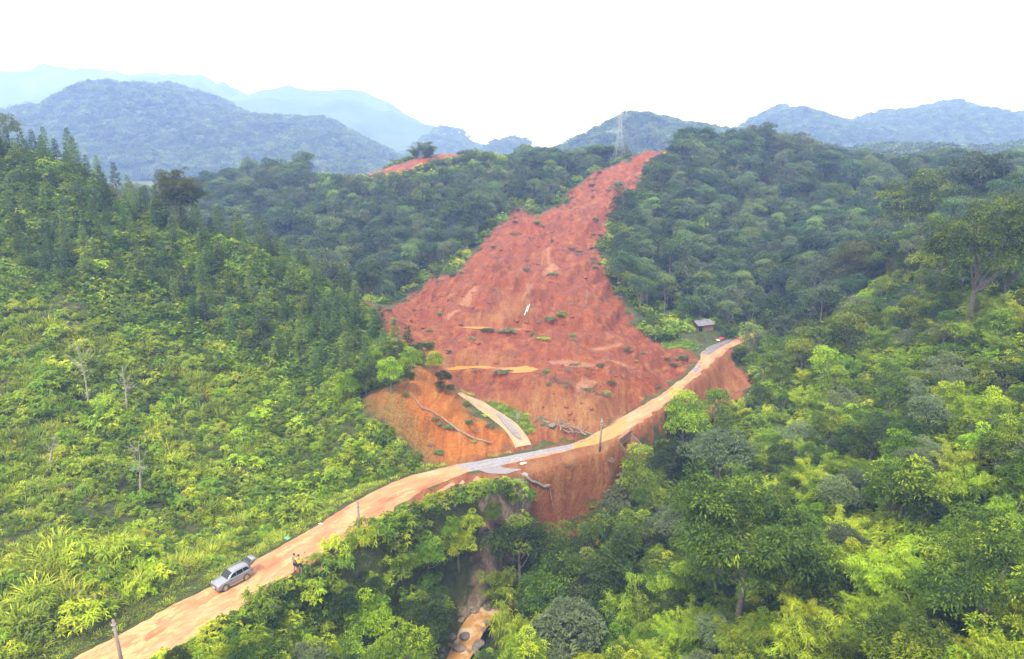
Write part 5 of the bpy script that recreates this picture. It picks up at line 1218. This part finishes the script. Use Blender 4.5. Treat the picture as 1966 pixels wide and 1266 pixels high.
# wooden shed
x0, y0, _ = ray_at_z(1353, 648, gz(*ray_at_Y(1353, 648, 121)[:2])); gx_ = gz(x0, y0)
t = bpy.data.objects.new('shed', None); COL.objects.link(t); t.location = (x0, y0, gx_); t.rotation_euler = (0, 0, radians(24)); t['label'] = 'old wooden shed with grey tin roof beside the far road'; t['category'] = 'shed'
SW, SD, SH_ = 3.3, 2.5, 1.35      # the shed: length, depth, eaves
for px_, py_ in [(-SW / 2, 0), (-SW / 2, SD / 2), (-SW / 2, SD), (-.6, 0), (SW / 2, 0), (SW / 2, SD)]:
    link('post', MB().box((px_, py_, SH_ / 2 - .2 + (.3 if py_ == SD / 2 else 0)), (.12, .12, SH_ + .4 + (.6 if py_ == SD / 2 else 0))).mesh('post', MT['wood']), t)
for zz in (.55, 1.05): link('rail', MB().box((-SW / 2, SD / 2, zz), (.07, SD, .08)).mesh('rail', MT['wood']), t)
pl = MB().box((0, 0, SH_ / 2 - .05), (.21, .05, SH_ - .12)).mesh('plank', MT['wood'])
for i in range(11): link('plank', pl, t, (-.5 + .22 * i - .0, -.085, .01 * (i % 3)))
for i in range(11): link('plank', pl, t, (SW / 2 + .085, .15 + .22 * i, .01 * (i % 2)), pi / 2)
link('back_wall', MB().box((.5, SD - .02, SH_ / 2), (SW - 1.2, .06, SH_)).mesh('back_wall', MT['wood']), t)
MT['tin'] = plain('tin_roof', (.13,.125,.145), .45, .3, nscale=2, namp=.3)
def roof(sgn):
    n_ = 37; V = []; 
    for j, q in enumerate((0, 1)):
        for i in range(n_):
            xx = -SW / 2 - .3 + (SW + .6) * i / (n_ - 1); zz = SH_ + .62 - q * .72 + .03 * math.cos(i * pi / 1.5); yy = SD / 2 + sgn * q * (SD / 2 + .35); V.append((xx, yy, zz))
    m = MB(); nV = len(V); V += [(a, b, c - .03) for a, b, c in V]
    Fc = [(i, i + 1, n_ + i + 1, n_ + i) for i in range(n_ - 1)] + [(nV + i, nV + n_ + i, nV + n_ + i + 1, nV + i + 1) for i in range(n_ - 1)] + [(n_ + i, n_ + i + 1, nV + n_ + i + 1, nV + n_ + i) for i in range(n_ - 1)]
    return m.add(V, Fc).mesh('roof_slope', MT['tin'])
link('roof_slope', roof(-1), t); link('roof_slope', roof(1), t)
# power pylon on the crest
x0, y0, _ = ray_at_Y(1188, 312, 233); gp = gz(x0, y0); zt = ray_at_Y(1188, 188, 233)[2]; HP = zt - gp
t = bpy.data.objects.new('power_pylon', None); COL.objects.link(t); t.location = (x0, y0, gp - .2); t.rotation_euler = (0, 0, .15); t['label'] = 'grey lattice power pylon on the crest beside the landslide head'; t['category'] = 'pylon'
hw = lambda z: 1.9 + (.5 - 1.9) * min(1, z / (HP * .5)) if z < HP * .5 else .5 - .25 * (z - HP * .5) / (HP * .5)
lv = [0, HP * .15, HP * .28, HP * .39, HP * .48, HP * .56, HP * .64, HP * .72, HP * .8, HP * .88, HP * .95]
CRN = [(-1, -1), (1, -1), (1, 1), (-1, 1)]
for c in CRN:
    m = MB(); m.tube([(c[0] * hw(z), c[1] * hw(z), z) for z in lv] + [(0, 0, HP)], .06, 4); link('leg', m.mesh('leg', MT['steel']), t)
m = MB()
for i in range(len(lv) - 1):
    for a, b in zip(CRN, CRN[1:] + CRN[:1]):
        w0, w1 = hw(lv[i]), hw(lv[i + 1]); m.tube([(a[0] * w0, a[1] * w0, lv[i]), (b[0] * w1, b[1] * w1, lv[i + 1])], .035, 3, False); m.tube([(b[0] * w0, b[1] * w0, lv[i]), (a[0] * w1, a[1] * w1, lv[i + 1])], .035, 3, False); m.tube([(a[0] * w1, a[1] * w1, lv[i + 1]), (b[0] * w1, b[1] * w1, lv[i + 1])], .035, 3, False)
link('bracing', m.mesh('bracing', MT['steel']), t)
for fz_, hs in ((.955, 4.6), (.72, 4.9), (.49, 5.0)):
    for sg in (-1, 1):
        z = HP * fz_; m = MB(); tip = (sg * hs, 0, z + .1)
        for yy in (-1, 1):
            m.tube([(sg * hw(z) * .9, yy * hw(z), z), tip], .055, 3, False); m.tube([(sg * hw(z) * .9, yy * hw(z), z + 1.1), tip], .045, 3, False)
            for q in (.3, .6): m.tube([(sg * (hw(z) + (hs - hw(z)) * q), yy * hw(z) * (1 - q), z + .05), (sg * (hw(z) + (hs - hw(z)) * (q - .15)), yy * hw(z) * (1.15 - q), z + 1.0 * (1.15 - q))], .03, 3, False)
        a = link('cross_arm', m.mesh('cross_arm', MT['steel']), t); m = MB(); m.tube([(sg * hs, 0, z), (sg * hs, 0, z - 1.3)], [.09, .09], 6); link('insulator', m.mesh('insulator', MT['rock_dark']), a)
# ------------------------------------------------------------------ the car
MT['paint'] = plain('silver_paint', (.25,.255,.285), .3, .5); MT['glass'] = plain('dark_glass', (.012,.015,.02), .08)
MT['rubber'] = plain('dusty_tyre', (.13,.085,.055), .9, nscale=8, namp=.3); MT['rim'] = plain('alloy_rim', (.42,.36,.30), .4, .5); MT['trim'] = plain('black_trim', (.03,.03,.033), .6)
MT['lamp'] = plain('lamp_glass', (.30,.32,.35), .3); MT['tail'] = plain('tail_lamp', (.45,.02,.02), .25); MT['plate'] = plain('number_plate', (.75,.75,.72), .5)
import bmesh
car = bpy.data.objects.new('parked_car', None); COL.objects.link(car)
f_, r_w = ray_at_z(434, 1134.5, .09), ray_at_z(473.5, 1113.8, .09)        # where the near wheels touch the road
dx, dy = f_[0] - r_w[0], f_[1] - r_w[1]; wb = math.hypot(dx, dy); ang = math.atan2(dy, dx); print('wheelbase', wb)
KS = wb / 2.75; cs, sn = math.cos(ang), math.sin(ang)
mxw, myw = (f_[0] + r_w[0]) / 2, (f_[1] + r_w[1]) / 2
car.location = (mxw - (-sn) * .86 * KS, myw - cs * .86 * KS, .09); car.rotation_euler = (0, 0, ang); car.scale = (KS, KS, KS * 1.07)
car['label'] = 'silver sport utility vehicle parked on the road with its tailgate open'; car['category'] = 'car'
def loft(secs, mat, name, close=True, par=car, sub=1):
    """secs: rings of equal length, front to back"""
    m = MB(); n_ = len(secs[0]); V = [p for s in secs for p in s]; Fc = []
    for i in range(len(secs) - 1):
        for k in range(n_ - 1): Fc.append((i * n_ + k, i * n_ + k + 1, (i + 1) * n_ + k + 1, (i + 1) * n_ + k))
    if close: Fc += [tuple(range(n_ - 1, -1, -1)), tuple(range((len(secs) - 1) * n_, len(secs) * n_))]
    return m.add(V, Fc).mesh(name, mat, True)
def body_ring(x, zl, zt, w_, crown):
    zm = zl + (zt - zl) * .55; h = [(w_ * .93, zl), (w_, zl + .12), (w_ * 1.0, zm), (w_ * .965, zt - .07), (w_ * .90, zt), (w_ * .45, zt + crown), (0, zt + crown * 1.1)]
    return [(x, y, z) for y, z in h] + [(x, -y, z) for y, z in h[-2::-1]]
B1 = [body_ring(*a) for a in [(2.40, .42, .72, .68, .01), (2.34, .34, .90, .80, .02), (2.15, .32, 1.00, .88, .03), (1.75, .32, 1.06, .92, .045), (1.10, .32, 1.13, .93, .05), (.80, .32, 1.16, .93, .03), (0, .32, 1.17, .93, 0), (-1.0, .32, 1.19, .93, 0), (-1.7, .34, 1.21, .93, 0), (-2.15, .38, 1.20, .90, 0), (-2.36, .45, 1.12, .84, 0)]]
bd = link('body', loft(B1, MT['paint'], 'body'), car)
def gh_ring(x, zt, wt, zb=1.14, wb_=.87):
    h = [(wb_, zb), (wt + .06, zt - .12), (wt, zt - .03), (wt * .5, zt + .02), (0, zt + .03)]; return [(x, y, z) for y, z in h] + [(x, -y, z) for y, z in h[-2::-1]]
G = [gh_ring(1.02, 1.19, .80, 1.12, .83), gh_ring(.55, 1.50, .70), gh_ring(.18, 1.72, .64), (gh_ring(-.3, 1.79, .64)), gh_ring(-1.2, 1.80, .63), gh_ring(-1.85, 1.74, .61), gh_ring(-2.0, 1.68, .60)]
link('cabin', loft(G, MT['paint'], 'cabin'), car)
def panel(pts, mat, name, th=.02, par=car):
    P = np.array(pts, float); nrm = np.cross(P[1] - P[0], P[2] - P[0]); nrm /= np.linalg.norm(nrm); V = list(P + nrm * th) + list(P - nrm * th); k = len(P)
    return link(name, MB().add(V, [tuple(range(k)), tuple(range(2 * k - 1, k - 1, -1))] + [(i, k + i, k + (i + 1) % k, (i + 1) % k) for i in range(k)]).mesh(name, mat), par)
panel([(1.0, .70, 1.215), (1.0, -.70, 1.215), (.26, -.60, 1.70), (.26, .60, 1.70)], MT['glass'], 'windscreen', .03)
for sg in (1, -1):
    y_ = lambda z: sg * (.875 - (z - 1.14) * .29)
    w_ = lambda xs: [(a, y_(b), b) for a, b in xs]
    panel(w_([(.72, 1.22), (.28, 1.56), (-.12, 1.64), (-.12, 1.23)]), MT['glass'], 'side_window'); panel(w_([(-.2, 1.23), (-.2, 1.645), (-1.0, 1.65), (-1.05, 1.25)]), MT['glass'], 'side_window'); panel(w_([(-1.13, 1.25), (-1.08, 1.65), (-1.62, 1.62), (-1.88, 1.30)]), MT['glass'], 'side_window')
    link('mirror', MB().box((.72, sg * 1.02, 1.22), (.16, .24, .16), 0, .8).mesh('mirror', MT['paint']), car)
    link('running_board', MB().box((-.05, sg * .93, .33), (1.75, .14, .06)).mesh('running_board', MT['rim']), car)
    m = MB(); m.tube([(.1, sg * .60, 1.80), (-.2, sg * .60, 1.87), (-1.5, sg * .58, 1.87), (-1.75, sg * .57, 1.80)], .02, 6); link('roof_rail', m.mesh('roof_rail', MT['rim'], True), car)
    panel([(2.33, sg * .52, .86), (2.30, sg * .78, .88), (2.05, sg * .90, .99), (2.2, sg * .60, .98)], MT['lamp'], 'headlight', .03); panel([(-2.33, sg * .60, 1.0), (-2.30, sg * .87, 1.0), (-1.95, sg * .93, 1.13), (-2.3, sg * .60, 1.13)], MT['tail'], 'tail_light', .03)
    link('fog_lamp', MB().box((2.36, sg * .62, .52), (.08, .2, .14)).mesh('fog_lamp', MT['trim']), car)
    for hx_ in (.0, -.95): link('door_handle', MB().box((hx_, sg * .945, 1.06), (.18, .03, .035)).mesh('door_handle', MT['rim']), car)
    for xx in (.80, -.16, -1.1): link('door_gap', MB().box((xx, sg * .931, .76), (.012, .012, .78)).mesh('door_gap', MT['trim']), car)
    for xx in (1.40, -1.37):
        link('wheel_arch', (lambda m: (m.tube([(xx, sg * .84, .40), (xx, sg * .942, .40)], .455, 28), m)[1])(MB()).mesh('wheel_arch', MT['trim'], False), car)
        wh = bpy.data.objects.new('wheel', None); COL.objects.link(wh); wh.parent = car; wh.location = (xx, sg * .84, .385)
        m = MB(); m.tube([(0, -.12, 0), (0, -.09, 0), (0, .09, 0), (0, .12, 0)], [.34, .385, .385, .34], 28); link('tyre', m.mesh('tyre', MT['rubber'], False), wh)
        m = MB(); m.tube([(0, sg * .10, 0), (0, sg * .135, 0)], [.25, .235], 24); rm = link('rim', m.mesh('rim', MT['trim']), wh)
        m = MB(); m.tube([(0, sg * .11, 0), (0, sg * .155, 0)], .05, 10)
        for q in range(6):
            a = q * pi / 3; m.tube([(0, sg * .15, 0), (.24 * math.cos(a), sg * .145, .24 * math.sin(a))], [.035, .045], 5)
        for q in range(24):
            a, b = q * pi / 12, (q + 1) * pi / 12; m.tube([(.245 * math.cos(a), sg * .14, .245 * math.sin(a)), (.245 * math.cos(b), sg * .14, .245 * math.sin(b))], .018, 4, False)
        link('spokes', m.mesh('spokes', MT['rim']), wh)
link('grille', MB().box((2.385, 0, .76), (.05, 1.0, .2)).mesh('grille', MT['trim']), car)
for zz in (.71, .76, .81): link('grille_bar', MB().box((2.415, 0, zz), (.02, .96, .016)).mesh('grille_bar', MT['rim']), car)
link('air_intake', MB().box((2.39, 0, .50), (.06, .9, .13)).mesh('air_intake', MT['trim']), car); link('number_plate', MB().box((2.43, 0, .60), (.02, .46, .12)).mesh('number_plate', MT['plate']), car)
link('tailgate_opening', MB().box((-2.03, 0, 1.30), (.1, 1.16, .62)).mesh('tailgate_opening', MT['trim']), car)
tg = bpy.data.objects.new('tailgate', None); COL.objects.link(tg); tg.parent = car; tg.location = (-1.98, 0, 1.76); tg.rotation_euler = (0, radians(12), 0)
V = []
for x_, w_, z_ in [(0, .58, 0), (-.35, .64, .07), (-.75, .72, .08), (-1.12, .78, -.02), (-1.22, .70, -.16)]:
    V.append([(x_, y_, z_ + .05 * (1 - abs(y_ / w_) ** 2)) for y_ in np.linspace(-w_, w_, 7)])
nV = [p for s in V for p in s]; k = len(nV); nV += [(a, b, c - .07) for a, b, c in nV]; Fc = []
for i in range(4):
    for j in range(6): a = i * 7 + j; Fc += [(a, a + 1, a + 8, a + 7), (k + a, k + a + 7, k + a + 8, k + a + 1)]
for i in range(4):
    for j in (0, 6): a = i * 7 + j; Fc.append((a, a + 7, k + a + 7, k + a))
for j in range(6): Fc += [(j, j + 1, k + j + 1, k + j), (28 + j, 28 + j + 1, k + 28 + j + 1, k + 28 + j)]
link('tailgate_shell', MB().add(nV, Fc).mesh('tailgate_shell', MT['paint'], True), tg)
me = panel([(-.12, -.50, .105), (-.12, .50, .105), (-.52, .56, .155), (-.52, -.56, .155)], MT['glass'], 'rear_window', .01, tg)
# ------------------------------------------------------------------ two people on the road
MT['skin'] = plain('skin', (.30,.17,.11), .6); MT['hair'] = plain('hair', (.015,.012,.01), .6); MT['yellow'] = plain('yellow_shirt', (.80,.50,.015), .8); MT['grey_shirt'] = plain('grey_shirt', (.14,.16,.18), .85); MT['shorts'] = plain('dark_shorts', (.018,.02,.035), .85); MT['shoe'] = plain('sandal', (.25,.06,.05), .7)
def skin(name, verts, edges, rad, mat, parent, sub=2):
    me = bpy.data.meshes.new(name); me.from_pydata(verts, edges, []); o = bpy.data.objects.new(name, me); COL.objects.link(o)
    md = o.modifiers.new('s', 'SKIN'); md.use_smooth_shade = True; ms = o.modifiers.new('u', 'SUBSURF'); ms.levels = sub; ms.render_levels = sub
    for i, r in enumerate(rad):
        sv = me.skin_vertices[0].data[i]; sv.radius = r if hasattr(r, '__len__') else (r, r); sv.use_root = (i == 0)
    dg = bpy.context.evaluated_depsgraph_get(); m2 = bpy.data.meshes.new_from_object(o.evaluated_get(dg)); bpy.data.objects.remove(o); m2.name = name
    m2.materials.clear(); m2.materials.append(mat); m2.polygons.foreach_set('use_smooth', [True] * len(m2.polygons)); return link(name, m2, parent)
def person(px, py, rz, shirt, label, armR, armL):
    x, y, _ = ray_at_z(px, py, .09); t = bpy.data.objects.new('person', None); COL.objects.link(t); t.location = (x, y, .09); t.rotation_euler = (0, 0, rz); t['label'] = label; t['category'] = 'person'; t['group'] = 'two people on the road'
    V = [(0, 0, .95), (0, .01, 1.15), (0, .02, 1.36), (0, .01, 1.47), (0, -.01, 1.60)]; E = [(0, 1), (1, 2), (2, 3), (3, 4)]; R = [(.15, .11), (.14, .10), (.17, .10), (.055, .055), (.088, .10)]
    def chain(b, pts, rr):
        for p, r in zip(pts, rr): V.append(p); R.append(r); E.append((b, len(V) - 1)); b = len(V) - 1
    for sg in (-1, 1):
        chain(0, [(sg * .10, 0, .86), (sg * .12, -.03, .48), (sg * .13, .02, .10), (sg * .14, -.10, .04)], [.085, .06, .042, (.045, .03)])
    hands = []
    for sg, arm in ((-1, armL), (1, armR)):
        chain(2, [(sg * .19, .01, 1.36)] + arm, [.055, .042, .03, (.03, .018)]); hands.append((sg, arm))
    b = skin('body', V, E, R, MT['skin'], t)
    m = MB()
    for sg, arm in hands:
        w_, h_ = np.array(arm[1]), np.array(arm[2]); d = (h_ - w_) / (np.linalg.norm(h_ - w_) + 1e-6); s_ = np.cross(d, (0.2, 1, .1)); s_ /= np.linalg.norm(s_)
        for k_, (o_, l_) in enumerate([(-.03, .06), (-.01, .075), (.01, .07), (.03, .055)]): m.tube([h_ + s_ * o_, h_ + s_ * o_ * 1.2 + d * l_ * .6 + np.array((0, -.008, 0)), h_ + s_ * o_ * 1.2 + d * l_ + np.array((0, -.025, 0))], [.011, .010, .007], 5)
        m.tube([w_ + d * .02 + s_ * .03, w_ + d * .05 + s_ * .055, w_ + d * .085 + s_ * .06], [.012, .011, .008], 5)
    link('fingers', m.mesh('fingers', MT['skin'], True), t)
    sv = [(0, 0, .92), (0, .01, 1.12), (0, .02, 1.36), (0, .015, 1.44)]; se = [(0, 1), (1, 2), (2, 3)]; sr = [(.19, .14), (.175, .13), (.20, .13), (.085, .08)]
    for sg, arm in hands:
        n0 = len(sv); a0 = np.array((sg * .20, .01, 1.37)); a1 = a0 + (np.array(arm[0]) - a0) * .75; sv += [tuple(a0), tuple(a1)]; sr += [.075, .07]; se += [(2, n0), (n0, n0 + 1)]
    skin('shirt', sv, se, sr, shirt, t)
    skin('shorts', [(0, 0, .97), (0, 0, .88), (-.105, 0, .80), (-.125, -.02, .52), (.105, 0, .80), (.125, -.02, .52)], [(0, 1), (1, 2), (2, 3), (1, 4), (4, 5)], [(.175, .13), (.17, .13), .105, .09, .105, .09], MT['shorts'], t)
    hm = rock_mesh('hair', 90, MT['hair'], 1.0); link('hair', hm, t, (0, .02, 1.655), 0, (.105, .115, .09))
    for sg in (-1, 1):
        link('sandal', MB().box((sg * .135, -.06, .02), (.095, .26, .04)).mesh('sandal', MT['shoe']), t); link('ear', MB().box((sg * .092, 0, 1.60), (.02, .035, .06)).mesh('ear', MT['skin']), t); link('eye', MB().box((sg * .035, -.105, 1.61), (.025, .01, .012)).mesh('eye', MT['hair']), t)
    link('nose', MB().box((0, -.115, 1.58), (.022, .03, .04), 0, .5).mesh('nose', MT['skin']), t); link('mouth', MB().box((0, -.105, 1.54), (.045, .01, .01)).mesh('mouth', MT['tail']), t)
    return t
person(567.6, 1098.3, pi - .5, MT['grey_shirt'], 'person in grey shirt and dark shorts, left of the pair', [(.27, -.05, 1.12), (.16, -.26, 1.16), (.12, -.33, 1.18)], [(-.27, .02, 1.10), (-.28, -.08, .86), (-.28, -.11, .78)])
p2_ = person(576.0, 1100.2, pi + .25, MT['yellow'], 'person in yellow shirt and dark shorts holding up a phone', [(.30, -.10, 1.16), (.22, -.30, 1.30), (.20, -.36, 1.36)], [(-.34, -.05, 1.30), (-.44, -.22, 1.50), (-.46, -.27, 1.57)])
ph = MB().box((0, 0, 0), (.075, .012, .15)).mesh('phone', MT['trim']); pm = p2_.matrix_basis @ __import__('mathutils').Vector((-.47, -.32, 1.62))
link('phone', ph, None, tuple(pm), pi + .25, label='black phone held up by the person in yellow', category='phone')

# ------------------------------------------------------------------ every plant gets a label that says which one it is
LMK = [('the parked car',443,1110),('the thin roadside pole',691,1000),('the two people',572,1085),('the leaning pole',1152,840),('the wooden shed',1355,640),('the power pylon',1188,280),('the crest bamboo',818,280),('the big round crest tree',345,352),('the tall bare trunked tree',1885,470),('the culvert mouth',1215,855),('the largest bright tipped tree',1440,1030),('the lone tree on the slide',1184,368),('the bottom right corner',1966,1266),('the bottom left corner',0,1266),('the trunk heap',1090,828),('the green field patch',1310,663),('the upper leafless tree',172,790),('the tallest leafless tree',270,965),('the droopy leaved tree',1740,925),('the round crowned tree',1770,385),('the slide left flank',870,540),('the slide right flank',1190,560),('the top left skyline',0,250),('the long cut bank trunk',860,820),('the bend of the verge',780,1010),('the bank below the people',600,1150),('the bank below the car',450,1240),('the middle of the gully',760,1150),('the pale gutter',1030,940),('the bush by the cut',750,712),('the right skyline',1900,420),('the droopy tree slope',1740,780),('the ridge by the far road',1480,680),('the bright tree slope',1560,860),('the stream bend',900,1190),('the two white pipes',1012,600),('the far road end',1400,655),('the right orange pool',990,710),('the left orange pool',870,710),('the mid slide gully',1055,510),('the bright round bottom bush',765,1255),('the fir slope foot',600,720),('the right picture edge',1966,750),('the hill behind the shed',1450,400),('the saddle left of the slide',620,430),('the crest left of the pylon',1080,330)]
ORD = ['nearest', 'second nearest', 'third nearest', 'fourth nearest', 'fifth nearest', 'sixth nearest', 'seventh nearest', 'eighth nearest', 'ninth nearest', 'tenth nearest', 'eleventh nearest', 'twelfth nearest'] + [w + ' nearest' for w in 'thirteenth fourteenth fifteenth sixteenth seventeenth eighteenth nineteenth twentieth'.split()] + ['twenty-' + w + ' nearest' for w in 'first second third fourth fifth sixth seventh eighth ninth'.split()] + ['thirtieth nearest'] + ['thirty-' + w + ' nearest' for w in 'first second third fourth fifth sixth seventh eighth ninth'.split()]
from collections import defaultdict
cnt = defaultdict(list); lab = defaultdict(list)
tops = [o for o in COL.objects if o.parent is None and o.get('label') and o.get('category')]
for o in tops: lab[o['label']].append(o)
for L_, os_ in lab.items():
    if len(os_) < 2: continue
    for o in os_:
        x, y, z = o.location; px, py = proj(x, y, z + (2.5 if o['category'] in ('tree', 'bamboo', 'fir tree') else .3))
        ds_ = sorted((math.hypot(px - a, py - b), n_) for n_, a, b in LMK); base = o['label']
        for w_ in (' in the plantation on the upper left hillside', ' on the wooded slope left of the landslide', ' on the wooded slope right of the landslide', ' low on the right hillside', ' halfway up the right hillside', ' high on the right hillside', ' on the bank between road and stream', ' on the lower bank beside the stream', ' on the brink below the road shoulder', ' on the spur above the orange cut', ' along the bottom of the right hillside', ' in the tangled heap beside the muddy road', ' lying in the muddy stream bed', ' on the flat red mud of the lower slide', ' halfway down the landslide', ' high on the landslide', ' on the orange cut bank', ' on the red slope below the road'): base = base.replace(w_, '')
        ls_ = o.scale[0]; size = ''
        if o['category'] in ('tree', 'bamboo', 'fir tree', 'bush'): size = 'small ' if ls_ < .72 else 'large ' if ls_ > 1.0 else ''
        side_ = ('left of ' if px < [a for n_, a, b in LMK if n_ == ds_[0][1]][0] else 'right of ')
        cnt[((size + base).replace('feathery yellow green', 'feathery'), side_, ds_[0][1])].append((ds_[0][0], o))
for (b_, s_, n_), ls in cnt.items():
    ls.sort(key=lambda q: q[0])
    for i, (d_, o) in enumerate(ls):
        o['label'] = b_ + (' just ' + s_ + n_ if len(ls) == 1 else ', ' + ORD[min(i, len(ORD) - 1)] + ' ' + s_ + n_)
